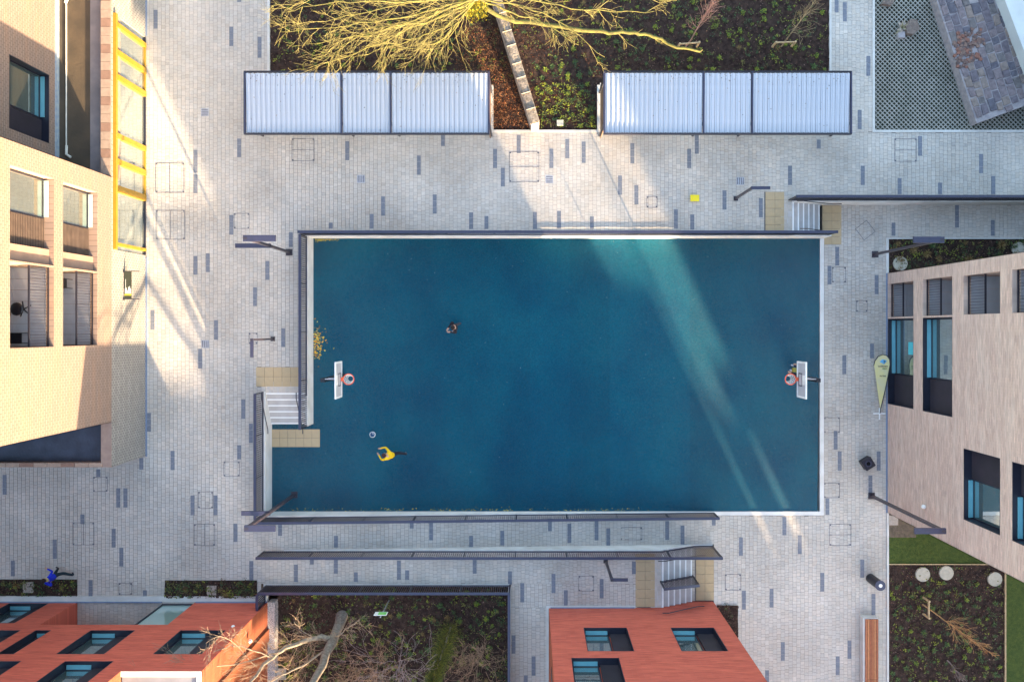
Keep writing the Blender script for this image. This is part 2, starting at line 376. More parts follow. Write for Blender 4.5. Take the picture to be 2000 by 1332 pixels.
# faint wear bands along the roll joints
sx = n.new('ShaderNodeSeparateXYZ'); l.new(tc.outputs['Object'], sx.inputs[0])
wv = n.new('ShaderNodeMath'); wv.operation = 'DIVIDE'; wv.inputs[1].default_value = 2.0; l.new(sx.outputs['X'], wv.inputs[0])
fl = n.new('ShaderNodeMath'); fl.operation = 'FLOOR'; l.new(wv.outputs[0], fl.inputs[0])
wh = n.new('ShaderNodeTexWhiteNoise'); wh.noise_dimensions = '1D'; l.new(fl.outputs[0], wh.inputs['W'])
wr = n.new('ShaderNodeMapRange'); wr.inputs['To Min'].default_value = .93; wr.inputs['To Max'].default_value = 1.07; l.new(wh.outputs['Value'], wr.inputs['Value'])
mx2 = n.new('ShaderNodeMix'); mx2.data_type = 'RGBA'; mx2.blend_type = 'MULTIPLY'; mx2.inputs['Factor'].default_value = 1
l.new(mx.outputs['Result'], mx2.inputs['A']); l.new(wr.outputs[0], mx2.inputs['B'])
# sand and dust worked into the pile, heavier in blotches
dn = n.new('ShaderNodeTexNoise'); dn.inputs['Scale'].default_value = .30; dn.inputs['Detail'].default_value = 7; dn.inputs['Roughness'].default_value = .6
l.new(tc.outputs['Object'], dn.inputs['Vector'])
dr = n.new('ShaderNodeMapRange'); dr.inputs['From Min'].default_value = .5; dr.inputs['From Max'].default_value = .8; dr.inputs['To Min'].default_value = 0; dr.inputs['To Max'].default_value = .09
l.new(dn.outputs['Fac'], dr.inputs['Value'])
mx3 = n.new('ShaderNodeMix'); mx3.data_type = 'RGBA'; l.new(dr.outputs[0], mx3.inputs['Factor']); l.new(mx2.outputs['Result'], mx3.inputs['A']); mx3.inputs['B'].default_value = (.06, .10, .13, 1)
l.new(mx3.outputs['Result'], p.inputs['Base Color'])
p.inputs['Roughness'].default_value = .9; p.inputs['Specular IOR Level'].default_value = .02
bb = n.new('ShaderNodeTexNoise'); bb.inputs['Scale'].default_value = 60; bb.inputs['Detail'].default_value = 4; l.new(tc.outputs['Object'], bb.inputs['Vector'])
b = n.new('ShaderNodeBump'); b.inputs['Strength'].default_value = 1.0; b.inputs['Distance'].default_value = .08; l.new(bb.outputs['Fac'], b.inputs['Height'])
l.new(b.outputs[0], p.inputs['Normal'])
p.inputs['Sheen Weight'].default_value = .75; p.inputs['Sheen Roughness'].default_value = .30; p.inputs['Sheen Tint'].default_value = (1, .70, .42, 1)
M_COURT = m
court_poly = [(CW, CN), (CE, CN), (CE - .12, CS), (NW_X, CS), (NW_X, -4.76), (CW, -4.76)]
MB().prism(court_poly, LO - .3, LO).obj('sports_court', M_COURT, kind='structure')
# fallen leaves and litter specks on the court
lm = MB(); rg = random.Random(5)
def leaf(mb, x, y, z, s, col):
    a = rg.random() * 6.28; ca, sa = math.cos(a) * s, math.sin(a) * s
    mb.face([(x - ca, y - sa, z), (x + sa * .5, y - ca * .5, z + s * .3), (x + ca, y + sa, z + s * .1), (x - sa * .5, y + ca * .5, z + s * .35)], 0, col)
for _ in range(150):
    x = CW + abs(rg.gauss(0, .28)) + .03; y = (V0 - 672) / 39.05 + rg.gauss(0, .45)
    leaf(lm, x, y, LO + .01, rg.uniform(.03, .06), rg.choice([(.8, .55, .05), (.9, .75, .15), (.45, .22, .05), (.75, .35, .05)]))
for _ in range(160):
    x = rg.uniform(-12.8, 6); y = CS + abs(rg.gauss(0, .08)) + .02
    leaf(lm, x, y, LO + .01, rg.uniform(.02, .045), rg.choice([(.8, .6, .1), (.35, .3, .1), (.5, .5, .2)]))
for _ in range(90):
    leaf(lm, CW + .1 + abs(rg.gauss(0, .5)), CN - .03 - abs(rg.gauss(0, .05)), LO + .01, .04, rg.choice([(.35, .3, .08), (.5, .4, .1)]))
for _ in range(150):
    leaf(lm, rg.uniform(-10.7, 14), rg.uniform(-9, 4.4), LO + .008, rg.uniform(.008, .022), rg.choice([(.75, .8, .85), (.5, .55, .4), (.15, .12, .08)]))
lm.obj('fallen_leaves', mat('leaf_litter', (1, 1, 1), (.9, .9, .9), 5, .8, attr=True), kind='stuff')
# ------------------------------------------------------------------ retaining walls and kerbs
def wallo(label, x0, x1, y0, y1, z0, z1, m=M_WHITE, name='retaining_wall', cat='wall'):
    return MB().box(x0, x1, y0, y1, z0, z1).obj(name, m, label=label, cat=cat)
wallo('white retaining wall along the north edge of the blue court', CW - .12, CE + .2, CN, CN + .12, LO - .4, .05)
wallo('white retaining wall between the west court fence and the blue court', CW - .12, CW, -4.72, CN - .004, LO - .4, .045)
wallo('white retaining wall west of the stair and the court notch', NW_X - .22, NW_X, CS + .002, -3.05, LO - .4, .05)
mm = MB(); mm.prism([(NW_X - .22, CS - .14), (9.2, CS - .14), (9.2, CS), (NW_X - .22, CS)], LO - .4, lambda x, y: max(LO + .03, ramp_z(x) + .05))
mm.obj('retaining_wall', M_WHITE, label='long white retaining wall between the blue court and the ramp', cat='wall')
mm = MB(); mm.box(-12.0, 6.42, -10.9, -10.75, LO - .4, .05)
for k in range(6): mm.box(6.42 + .31 * k, 6.42 + .31 * (k + 1), -10.9, -10.75, LO - .4, .03 - .15 * (k + 1))
mm.box(6.42 + 1.86, 9.13, -10.9, -10.75, LO - .4, LO + .03)
mm.obj('retaining_wall', M_WHITE, label='white retaining wall on the south side of the ramp stepping down by the stairs', cat='wall')
wallo('white retaining wall east of the small stair below the top right fence', 12.8, 34, 6.2, 6.35, LO - .4, .05)
MB().box(CE, CE + .2, CS, CN, LO - .3, LO + .03).box(9.2, CE + .2, CS - .2, CS - .003, LO - .3, LO + .03).obj('kerb', M_WHITE, kind='structure')
kb = MB()
kb.box(-1.9, 3.42, 9.6, 9.72, -.3, .03); kb.box(-12.82, -12.7, 9.6, 22, -.3, .035); kb.box(14.62, 14.72, 9.6, 22, -.3, .035)
kb.box(-12.7, -1.9, 11.9, 12.0, -.3, .03); kb.box(3.42, 14.62, 11.9, 12.0, -.3, .03)
kb.box(-1.9, -1.78, 9.72, 11.9, -.3, .05); kb.box(3.28, 3.42, 9.72, 11.9, -.3, .05)
kb.box(16.72, 16.84, 9.72, 22, -.3, .03); kb.box(16.72, 34, 9.6, 9.72, -.3, .031)
kb.box(17.84, 17.93, -36, -9.17, LO - .3, LO + .06); kb.box(17.93, 34, 4.5, 4.56, LO - .3, LO + .05); kb.box(17.8, 17.93, 2.8, 4.56, LO - .3, LO + .05)
kb.obj('kerb', M_KERB, kind='structure')
kb = MB(); kb.box(-34, -12.82, -13.3, -13.02, -.2, .03); kb.box(-13.0, -1.0, -12.55, -12.42, -.6, .04)
kb.box(-1.07, -.93, -36, -12.55, -.6, .04); kb.box(.80, .92, -30, -13.48, -.2, .03); kb.box(.80, 5.15, -13.6, -13.48, -.2, .032)
kb.obj('kerb', M_KERB, kind='structure')

# ------------------------------------------------------------------ stairs
def stair(label, x0, y0, dx, dy, width_axis, w0, w1, n=6, go=.31, rise=.15):
    t = thing('stair', label, 'stairs')
    for k in range(n):
        z = -rise * k; m = MB(); ns = MB()
        if width_axis == 'y':   # going along x
            a = x0 + dx * (go * (k - 1)) if k else x0 - dx * .62; b = x0 + dx * go * k
            m.box(a, b, w0, w1, LO - .3, z - .004 if k else z - .002); ns.box(b - dx * .06, b + dx * .004, w0 + .01, w1 - .01, z - .05, z + .006)
        else:
            a = y0 + dy * (go * (k - 1)) if k else y0 - dy * .62; b = y0 + dy * go * k
            m.box(w0, w1, a, b, LO - .3, z - .004 if k else z - .002); ns.box(w0 + .01, w1 - .01, b - dy * .06, b + dy * .004, z - .05, z + .006)
        o = m.obj('tread', M_CONC, t); ns.obj('nosing', M_NOSE, o)
    return t
EX = 0
stair('pale concrete stair with white nosings down to the court corner on the west side', 0, -3.17, 0, -1, 'x', NW_X + .001, CW - .125)
stair('pale concrete stair with white nosings at the top right between two dark fences', 12.88, 0, 1, 0, 'y', 4.66, 6.2)
stair('wide pale concrete stair with white nosings beside the red brick building', 6.52, 0, 1, 0, 'y', -13.58, -10.9)

# ------------------------------------------------------------------ fences
BAR_CACHE = {}
def fence(label, p0, p1, base, top, sp=.10, group='dark metal railings round the court', fin=.062, posts=2.4, upper_rail=True):
    x0, y0 = p0; x1, y1 = p1; L = math.hypot(x1 - x0, y1 - y0); ux, uy = (x1 - x0) / L, (y1 - y0) / L
    t = thing('railing', label, 'railing', (x0, y0, 0), math.atan2(uy, ux), group)
    if fin not in BAR_CACHE: BAR_CACHE[fin] = MB().box(-.010, .010, -fin / 2, fin / 2, 0, 1).mesh('bar', M_FENCE)
    n = int(L / sp)
    if n > 298: n = 298
    for k in range(n + 1):
        s = L * k / n; zb = base(s); zt = top(s)
        link('bar', BAR_CACHE[fin], t, (s, 0, zb + .04), None, (1, 1, zt - zb - .06))
    ns = max(1, int(L / .31)); tr = MB(); br = MB(); prev = None
    # rails follow the levels, split where the base steps
    segs = []; s = 0; st = .31
    a = 0
    while a < L - 1e-6:
        b = min(a + st, L)
        if segs and abs(segs[-1][2] - base((a + b) / 2)) < 1e-4: segs[-1][1] = b
        else: segs.append([a, b, base((a + b) / 2)])
        a = b
    sloped = len(segs) > 12
    if sloped:
        m = MB(); nn = 30
        for k in range(nn): m.beam((L * k / nn, 0, base(L * k / nn) + .06), (L * (k + 1) / nn, 0, base(L * (k + 1) / nn) + .06), .05, .04)
        m.obj('bottom_rail', M_RAIL, t)
        m = MB()
        for k in range(nn): m.beam((L * k / nn, 0, top(L * k / nn)), (L * (k + 1) / nn, 0, top(L * (k + 1) / nn)), .125, .035)
        m.obj('top_rail', M_RAIL, t)
    else:
        m = MB()
        for a, b, zb in segs: m.box(a, b, -.033, .033, zb + .03, zb + .07)
        m.obj('bottom_rail', M_RAIL, t)
        MB().beam((0, 0, top(0)), (L, 0, top(L)), .125, .035).obj('top_rail', M_RAIL, t)
    np_ = max(1, round(L / posts))
    for k in range(np_ + 1):
        s = min(max(L * k / np_, .03), L - .03)
        MB().box(s - .025, s + .025, -.03, .03, base(s), top(s) - .01).obj('post', M_FENCE, t)
    return t
c = lambda v: (lambda s: v)
def stepb(start, n=6, go=.31, hi=.05, lo=LO):
    return lambda s: hi if s < start else max(lo, hi - .15 * (1 + int((s - start) / go)))
fence('dark railing along the north edge of the blue court', (-11.0, 4.6), (14.58, 4.6), stepb(24.0), c(1.15))
fence('dark railing along the west edge of the blue court above the yellow leaves', (-10.89, 4.5), (-10.89, -4.75), stepb(7.75), c(1.15))
fence('short dark railing on the west side of the stair and court notch', (-13.01, -3.05), (-13.01, -9.1), c(.05), c(1.15))
fence('dark railing between the court and the ramp, sloping with the ramp', (-12.98, -9.17), (9.2, -9.17), lambda s: ramp_z(s - 12.98) + .05, lambda s: ramp_z(s - 12.98) + 1.17)
fence('dark railing on the south side of the ramp, stepped at its right end', (-12.98, -10.83), (9.13, -10.83), stepb(19.4), c(1.16))
fence('dark railing along the top of the sunken planting bed at the bottom', (-12.88, -12.49), (-.95, -12.49), c(.04), c(1.18))
fence('dark railing on the right side of the sunken planting bed, seen end on', (-.99, -12.56), (-.99, -24.0), c(.04), c(1.18))
fence('very short dark railing at the corner of the left red building', (-12.91, -12.56), (-12.91, -13.3), c(.04), c(1.18))
fence('dark railing from the top right stair to the right edge of the photo', (12.6, 6.28), (34.0, 6.28), c(.05), c(1.16), sp=.1)
fence('small free-standing railing in the middle of the bottom stair', (6.35, -12.3), (8.15, -12.3), lambda s: 0.0 if s < .17 else max(LO, -.15 * (1 + int((s - .17) / .31))), lambda s: 1.12 - .28 * s, sp=.075)
def handrail(label, pts):
    MB().tube(pts, .022, 6).obj('handrail', M_FENCE, label=label, cat='handrail', group='round handrails at the stairs')
handrail('sloping handrail on the ramp side of the bottom stair', [(6.1, -11.02, .95), (6.45, -11.02, .95), (8.25, -11.02, .05), (8.6, -11.02, .05)])
handrail('thin sloping handrail fixed to the right red building wall', [(6.3, -13.48, .98), (6.6, -13.48, .98), (8.2, -13.48, .1), (8.5, -13.48, .1)])
handrail('sloping handrail under the fence north of the top right stair', [(12.7, 6.1, .95), (13.0, 6.1, .95), (14.7, 6.1, .05), (15.2, 6.1, .05)])
handrail('sloping handrail beside the court fence at the top right stair', [(12.85, 4.78, .95), (13.2, 4.78, .95), (14.7, 4.74, .05), (15.0, 4.74, .05)])
handrail('sloping handrail on the court side of the west stair', [(-11.12, -3.0, .95), (-11.12, -3.3, .95), (-11.08, -4.9, .05), (-11.08, -5.1, .05)])
handrail('sloping handrail on the outer side of the west stair', [(-12.78, -3.0, .95), (-12.78, -3.3, .95), (-12.78, -4.9, .05), (-12.78, -5.1, .05)])

# ------------------------------------------------------------------ lamp posts
def lamp(label, bu, bv, bz, tz, heads, w=.18, d=.10, grp='tall dark lamp posts'):
    x, y, _ = W(bu, bv, bz); t = thing('lamp_post', label, 'lamp post', (x, y, bz), 0, grp)
    hh = tz - bz
    MB().box(-w / 2, w / 2, -d / 2, d / 2, 0, hh).obj('pole', M_LAMP, t)
    MB().box(-w * .9, w * .9, -w * .9, w * .9, 0, .02).obj('base_plate', M_LAMP, t)
    for (ax, ay, L, wz, ww) in heads:
        ex, ey = ax * L, ay * L
        h = MB().beam((-ax * w / 2 , -ay * w / 2, wz - bz), (ex, ey, wz - bz), ww, .09).obj('lamp_arm', M_RAIL, t)
        MB().beam((ex * .55, ey * .55, wz - bz - .055), (ex * .97, ey * .97, wz - bz - .055), ww * .7, .02).obj('light_panel', mat('lamp_lens', (.7, .7, .66), None, 3, .3), h)
    return t
lamp('tall lamp post with two arms by the top left corner of the court', 565, 493, 0, 5.75, [(1, 0, 1.25, 5.7, .26), (-1, 0, 1.5, 2.9, .20)])
lamp('tall lamp post at the bottom left corner of the court', 575, 966, LO, 5.55, [(1, 0, 1.2, 5.5, .26), (-1, .0, 1.2, 2.9, .2)])
lamp('tall lamp post leaning over the dark bed at the top of the right building', 1709, 497, LO, 5.3, [(-1, 0, 1.2, 5.25, .26)])
lamp('tall lamp post by the lower corner of the right brick building', 1702, 968, LO, 5.75, [(-1, 0, 1.2, 5.7, .24)])
lamp('low lamp post left of the west court fence with its arm pointing down the photo', 533, 662, 0, 2.85, [(0, -1, .80, 2.8, .13)], .12, .09, 'low dark lamp posts')
lamp('low lamp post north of the court near the top right stair', 1437, 388, 0, 2.8, [(1, 0, .80, 2.76, .13)], .12, .09, 'low dark lamp posts')
lamp('low lamp post south of the ramp between the two red buildings', 1183, 1095, 0, 2.85, [(1, 0, .72, 2.8, .13)], .12, .09, 'low dark lamp posts')
a_ = W(470, 997, 5.0); b_ = W(520, 1003, 5.0)

# ------------------------------------------------------------------ facades
def abox(mb, axis, c, out, a0, a1, z0, z1, d0, d1, mi=0):
    if axis == 'x': mb.box(c - out * d0, c - out * d1, a0, a1, z0, z1, mi)
    else: mb.box(a0, a1, c - out * d0, c - out * d1, z0, z1, mi)
    return mb
def facade(name, parent, axis, c, out, a0, a1, z0, z1, holes, m):
    P = (lambda a, z, d=0: (c - out * d, a, z)) if axis == 'x' else (lambda a, z, d=0: (a, c - out * d, z))
    As = sorted(set([a0, a1] + [v for h in holes for v in h[:2] if a0 < v < a1])); Zs = sorted(set([z0, z1] + [v for h in holes for v in h[2:4] if z0 < v < z1]))
    b = MB()
    for i in range(len(As) - 1):
        for j in range(len(Zs) - 1):
            am, zm = (As[i] + As[i + 1]) / 2, (Zs[j] + Zs[j + 1]) / 2
            if any(h[0] < am < h[1] and h[2] < zm < h[3] for h in holes): continue
            b.face([P(As[i], Zs[j]), P(As[i + 1], Zs[j]), P(As[i + 1], Zs[j + 1]), P(As[i], Zs[j + 1])])
    for h in holes:
        p, q, r, s, d = h[:5]
        b.face([P(p, r), P(q, r), P(q, r, d), P(p, r, d)]); b.face([P(p, s), P(q, s), P(q, s, d), P(p, s, d)])
        b.face([P(p, r), P(p, s), P(p, s, d), P(p, r, d)]); b.face([P(q, r), P(q, s), P(q, s, d), P(q, r, d)])
        b.face([P(p, r, d), P(q, r, d), P(q, s, d), P(p, s, d)])
    return b.obj(name, m, parent)
def window(parent, axis, c, out, a0, a1, z0, z1, d, parts, fm=M_FRAME, fw=.06, lining=True, sky_sill=M_CYAN, gm=M_GLASS, fd=.06):
    """parts: list of (a_from, a_to, kind)"""
    g = .004; f = MB()
    if lining:   # dark metal lining of the reveal
        abox(f, axis, c, out, a0 + g, a0 + .03, z0 + g, z1 - g, .002, d - .002); abox(f, axis, c, out, a1 - .03, a1 - g, z0 + g, z1 - g, .002, d - .002)
        abox(f, axis, c, out, a0 + .031, a1 - .031, z0 + g, z0 + .03, .002, d - .002); abox(f, axis, c, out, a0 + .031, a1 - .031, z1 - .03, z1 - g, .002, d - .002)
    w = f.obj('window', fm, parent) if lining else None
    if w is None: w = abox(MB(), axis, c, out, a0 + g, a1 - g, z1 - .035, z1 - g, d - .12, d - .01).obj('window', fm, parent)
    for (p, q, k) in parts:
        p, q = max(p, a0 + .032), min(q, a1 - .032); zz0, zz1 = z0 + .034, z1 - .034
        if k == 'glass':
            fr = MB()
            abox(fr, axis, c, out, p, p + fw, zz0, zz1, d - fd, d - .006); abox(fr, axis, c, out, q - fw, q, zz0, zz1, d - fd, d - .006)
            abox(fr, axis, c, out, p + fw, q - fw, zz0, zz0 + fw, d - fd, d - .006); abox(fr, axis, c, out, p + fw, q - fw, zz1 - fw, zz1, d - fd, d - .006)
            fr.obj('frame', fm, w)
            abox(MB(), axis, c, out, p + fw, q - fw, zz0 + fw, zz1 - fw, d - .03, d - .012).obj('glass', gm, w)
            if sky_sill: abox(MB(), axis, c, out, p + fw, q - fw, zz0 + .002, zz0 + .03, d - .24, d - fd - .002).obj('sky_sill', sky_sill, w)  # strip coloured like the sky mirrored in the reveal
        elif k == 'panel':
            abox(MB(), axis, c, out, p, q, zz0, zz1, d - .10, d - .008).obj('panel', M_PANEL, w)
        elif k == 'slats':
            s = MB(); abox(s, axis, c, out, p, q, zz0, zz1, d - .05, d - .008)
            s.obj('panel', M_PANEL, w)
            n = 26
            zs = MB()
            for j in range(n):
                zc = zz0 + (zz1 - zz0) * (j + .5) / n; abox(zs, axis, c, out, p + .01, q - .01, zc - .018, zc + .018, d - .09, d - .051)
            o = zs.obj('slats', mat('slat_metal', (.12, .085, .07), (.09, .065, .055), 3, .5), w); o['kind'] = 'stuff'
        elif k == 'pier':
            abox(MB(), axis, c, out, p, q, zz0 - .03, zz1 + .03, .18, d - .008).obj('brick_pier', mat('pier_brick', (.34, .22, .17), (.28, .18, .14), 2, .9), w)
    return w
M_TILE = mat('balcony_tile', (.50, .50, .54), (.44, .44, .48), 2, .7, dirt=.1)
def balcony(parent, axis, c, out, a0, a1, z0, z1, d, furn=None):
    t = MB(); n = max(3, int((a1 - a0) / .42))
    fl = None
    for j in range(n):
        for r in range(3):
            p = a0 + .02 + (a1 - a0 - .04) * j / n; q = a0 + .02 + (a1 - a0 - .04) * (j + 1) / n
            abox(t, axis, c, out, p + .006, q - .006, z0 + .004, z0 + .04, .30 + (d - .34) * r / 3 + .005, .30 + (d - .34) * (r + 1) / 3 - .005)
    b = t.obj('balcony_floor', M_TILE, parent)
    r = MB()
    abox(r, axis, c, out, a0 + .01, a1 - .01, z1 - .0 - (z1 - z0) + 1.20, z0 + 1.25, .14, .20)
    abox(r, axis, c, out, a0 + .01, a1 - .01, z0 + .06, z0 + .10, .145, .195)
    rl = r.obj('balcony_rail', M_FENCE, parent)
    k = int((a1 - a0) / .115)
    for j in range(k + 1):
        a = a0 + .03 + (a1 - a0 - .06) * j / k
        abox(MB(), axis, c, out, a - .006, a + .006, z0 + .10, z0 + 1.2, .15, .19).obj('bar', M_FENCE, rl)
    # glazed door line at the back
    w = abox(MB(), axis, c, out, a0 + .05, a1 - .05, z0 + .05, z1 - .1, d - .06, d - .02).obj('door', M_GLASS, parent)
    return b

BR_L = brick_mat('brick_left', (.29, .212, .178), (.25, .182, .155), (.16, .118, .10), 'x', .24, .105, .016, (.34, .19, .12), .4, .06)
BR_R = brick_mat('brick_right', (.58, .42, .345), (.47, .34, .29), (.44, .34, .30), 'x', .24, .085, .009, (.66, .54, .46), .55, .2)
BR_G = brick_mat('brick_ground', (.37, .345, .32), (.29, .27, .255), (.13, .12, .115), 'x', .24, .105, .018, (.30, .26, .22), .25, .04)
BR_RY = brick_mat('brick_red_north', (.54, .115, .078), (.43, .085, .058), (.44, .13, .10), 'y', .45, .055, .006, (.66, .16, .10), .5, .22)
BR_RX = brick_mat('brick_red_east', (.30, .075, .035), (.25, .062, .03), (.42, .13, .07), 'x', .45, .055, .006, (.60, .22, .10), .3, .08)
M_ROOF = mat('roof_membrane', (.045, .055, .09), (.03, .037, .06), 1.5, .5, .3, 8, dirt=.3, dscale=.8)
M_ROOFB = mat('roof_stained', (.10, .075, .05), (.07, .055, .04), 1.2, .7, .2, 8)
M_COPE = mat('brick_coping', (.30, .215, .18), (.25, .175, .15), 4, .85)
M_BLUEB = mat('base_trim', (.18, .24, .36), (.15, .2, .3), 3, .5)

# --- left brick building
t = thing('brick_building', 'large buff brick building with tall recessed windows on the left edge', 'building')
XF = -18.75
ph = [(3.60, 14.22, .02, 2.93, .12)]
facade('ground_wall', t, 'x', XF, 1, -6.17, 24, 0, 3.03, ph, BR_G)
MB().box(-34, XF - .003, -6.175, -6.17, 0, 2.29).obj('end_wall', BR_L, t)
MB().box(XF + .002, XF + .06, -6.2, 3.5, 0, .05).box(XF + .002, XF + .06, 14.3, 24, 0, .05).obj('base_trim', M_BLUEB, t)
MB().box(-34, XF - .47, -5.98, -4.16, 2.5, 2.72).obj('south_roof', M_ROOF, t)
MB().box(-21.4, -19.9, 6.82, 24, 2.4, 2.70).obj('north_roof', M_ROOFB, t, label='brown stained strip of flat roof')
MB().box(-19.9, -19.24, 6.82, 24, 2.4, 2.705).obj('north_roof', mat('roof_pale', (.28, .25, .25), (.22, .2, .21), 2, .6, dirt=.3), t, label='pale dry strip of flat roof')
pp = MB(); pp.box(-19.23, XF - .004, 6.825, 24, 2.3, 3.06).obj('parapet', M_COPE, t)
MB().box(-34, XF - .004, -6.18, -5.97, 2.3, 3.05).box(XF - .47, XF - .004, -5.97, -4.16, 2.3, 3.05).obj('parapet', M_COPE, t)
cb_ = MB()
for k in range(44):
    y = 6.9 + k * .39; MB().box(-19.21, -18.78, y, y + .375, 3.06, 3.085).obj('coping_stone', mat('cope%d' % (k % 3), [(.30, .20, .16), (.25, .155, .12), (.34, .25, .20)][rnd.randrange(3)], None, 5, .85), t) if y < 19 else None
for k in range(13):
    x = XF - .4 - k * .62
    MB().box(x - .60, x, -6.16, -5.99, 3.05, 3.07).obj('coping_stone', mat('cope%d' % (k % 3), (.5, .34, .28)), t)
UPS = []
for (zb, zt) in ((4.16, 6.57), (7.16, 9.68), (10.2, 12.6)):
    UPS += [(2.50, 5.92, zb, zt, .42), (-.69, 2.44, zb, zt, 2.3)]
facade('wall', t, 'x', XF, 1, -4.16, 6.82, 3.03, 14, UPS, BR_L)
MB().box(-34, XF - 2.5, -4.16, 6.82, 3.0, 14).obj('inner_wall', BR_L, t)
MB().box(-34, XF, 6.80, 6.82, 3.0, 14).obj('north_wall', BR_L, t); MB().box(-34, XF, -4.16, -4.14, 2.7, 14).obj('south_wall', BR_L, t)
MB().box(-34, XF + .01, -4.16, 6.82, 14, 14.1).obj('roof', M_ROOF, t)
for (zb, zt) in ((4.16, 6.57), (7.16, 9.68), (10.2, 12.6)):
    window(t, 'x', XF, 1, 2.50, 5.92, zb, zt, .42, [(4.34, 5.92, 'glass'), (3.14, 4.33, 'slats'), (2.5, 3.13, 'pier')], lining=False, gm=M_GLASSW, sky_sill=mat('sky_reflection_pale', (.36, .47, .47), None, 2, .4))  # pale strip below the glass is painted sky reflection
    balcony(t, 'x', XF, 1, -.69, 2.44, zb, zt, 2.3)
facade('setback_wall', t, 'x', -21.4, 1, 6.82, 24, 2.70, 14, [(8.25, 11.3, 3.27, 5.86, .42), (8.25, 11.3, 6.4, 9.0, .42)], BR_L)
for zb in (3.27, 6.4): window(t, 'x', -21.4, 1, 8.25, 11.3, zb, zb + 2.59, .42, [(9.35, 11.3, 'glass'), (8.25, 9.3, 'panel')])
MB().box(-21.398, -21.3, 6.84, 24, 2.70, 2.86).obj('flashing', mat('flashing', (.55, .62, .66), (.4, .5, .62), 6, .4, metal=.4), t)
MB().tube([(-20.95, 8.2, 2.76), (-20.95, 14.6, 2.76), (-21.0, 15.1, 2.8)], .03, 6).obj('roof_pipe', mat('white_pipe', (.7, .68, .6), None, 4, .5), t)
MB().tube([(-20.95, 8.3, 2.74), (-20.95, 7.9, 2.76), (-20.75, 7.75, 2.76)], .06, 6).tube([(-21.0, 15.1, 2.78), (-20.7, 15.3, 2.82), (-20.95, 14.7, 2.82)], .07, 6).obj('roof_pipe', MATS['white_pipe'], t)
# yellow shopfront
sf = abox(MB(), 'x', XF, 1, 3.60, 14.22, 2.78, 2.93, -.14, .10).obj('shopfront', M_YEL, t, label='yellow framed glazed screen')
abox(MB(), 'x', XF, 1, 3.60, 14.22, 2.62, 2.76, -.02, .08).obj('head_rail', M_YEL, sf)
def yv(v): return (V0 - v) / (U0 - 228) * 18.75
def y3(v): return (V0 - v) * 18.75 / (U0 - 228)
mull = [(44, 53), (97, 108), (145, 156), (260, 270), (310, 321), (362, 375), (474, 480)]
ed = [14.2]
for a, b in mull:
    ya, yb = y3(a), y3(b); abox(MB(), 'x', XF, 1, yb, ya, .06, 2.61, -.06, .08).obj('mullion', M_YEL, sf); ed += [ya, yb]
ed.append(3.62)
for k in range(0, len(ed), 2):
    y1, y0 = ed[k], ed[k + 1]
    if y1 - y0 < .05: continue
    abox(MB(), 'x', XF, 1, y0 + .004, y1 - .004, .14, 2.60, .04, .07).obj('glass', glass_mat('shop_glass', (.16, .17, .15), .5) if 'shop_glass' not in MATS else MATS['shop_glass'], sf)
    abox(MB(), 'x', XF, 1, y0 + .004, y1 - .004, .04, .13, -.03, .08).obj('bottom_rail', M_YEL if k in (2, 4, 8, 10) else M_FRAME, sf)
# sign on arms on the ground wall
sg = thing('wall_sign', 'narrow dark wall sign with a white skyline print and yellow band on two arms', 'sign')
zs = 2.05
ya, yb = W(240, 530, zs)[1] * 1.0, W(240, 584, zs)[1]
for y in (ya, yb): MB().tube([(XF + .01, y, zs), (XF + .74, y, zs)], .022, 6).obj('arm', M_FENCE, sg); 
for y in (ya, yb): MB().box(XF + .002, XF + .03, y - .06, y + .06, zs - .06, zs + .06).obj('bracket', M_FENCE, sg)
MB().box(XF + .05, XF + .38, yb + .02, ya - .02, zs - .012, zs + .012).obj('panel', mat('sign_dark', (.05, .055, .04), None, 3, .6), sg)
pr = MB(); y_ = yb + .16; MB().box(XF + .06, XF + .37, y_, y_ + .07, zs + .013, zs + .016).obj('yellow_band', mat('sign_yellow', (.75, .62, .05), None, 3, .6), sg)
hs = [.22, .66, .26, .14, .10, .16, .30, .22, .34, .24, .2]
for k, h in enumerate(hs):
    x = XF + .075 + k * .026; pr.box(x, x + (.014 if k == 1 else .026), y_ + .09, y_ + .09 + h, zs + .013, zs + .015)
pr.obj('skyline_print', mat('sign_white', (.85, .85, .78), None, 3, .6), sg)

# --- right brick building
t = thing('brick_building', 'pinkish brick building with dark framed windows on the right edge', 'building')
XR = 17.87; rh = []
for (zb, zt) in ((LO + .06, 1.69), (2.52, 4.94)): rh += [(-3.72, .52, zb, zt, .42), (.60, 2.25, zb, zt, 2.2)]
for (zb, zt) in ((5.77, 8.2), (8.92, 11.35)): rh += [(.60, 2.20, zb, zt, 2.2), (-7.83, -4.90, zb, zt, .42)]
facade('wall', t, 'x', XR, -1, -9.17, 2.80, LO, 14, rh, BR_R)
MB().box(XR + 2.4, 34, -9.17, 2.80, LO, 14).obj('inner_wall', BR_R, t)
MB().box(XR, 34, 2.78, 2.80, LO, 14).obj('north_wall', BR_R, t); MB().box(XR, 34, -9.17, -9.15, LO, 14).obj('south_wall', BR_R, t)
MB().box(XR - .01, 34, -9.17, 2.80, 14, 14.1).obj('roof', M_ROOF, t)
MB().box(XR - .06, XR - .002, -9.17, 2.80, LO, LO + .05).obj('base_trim', M_BLUEB, t)
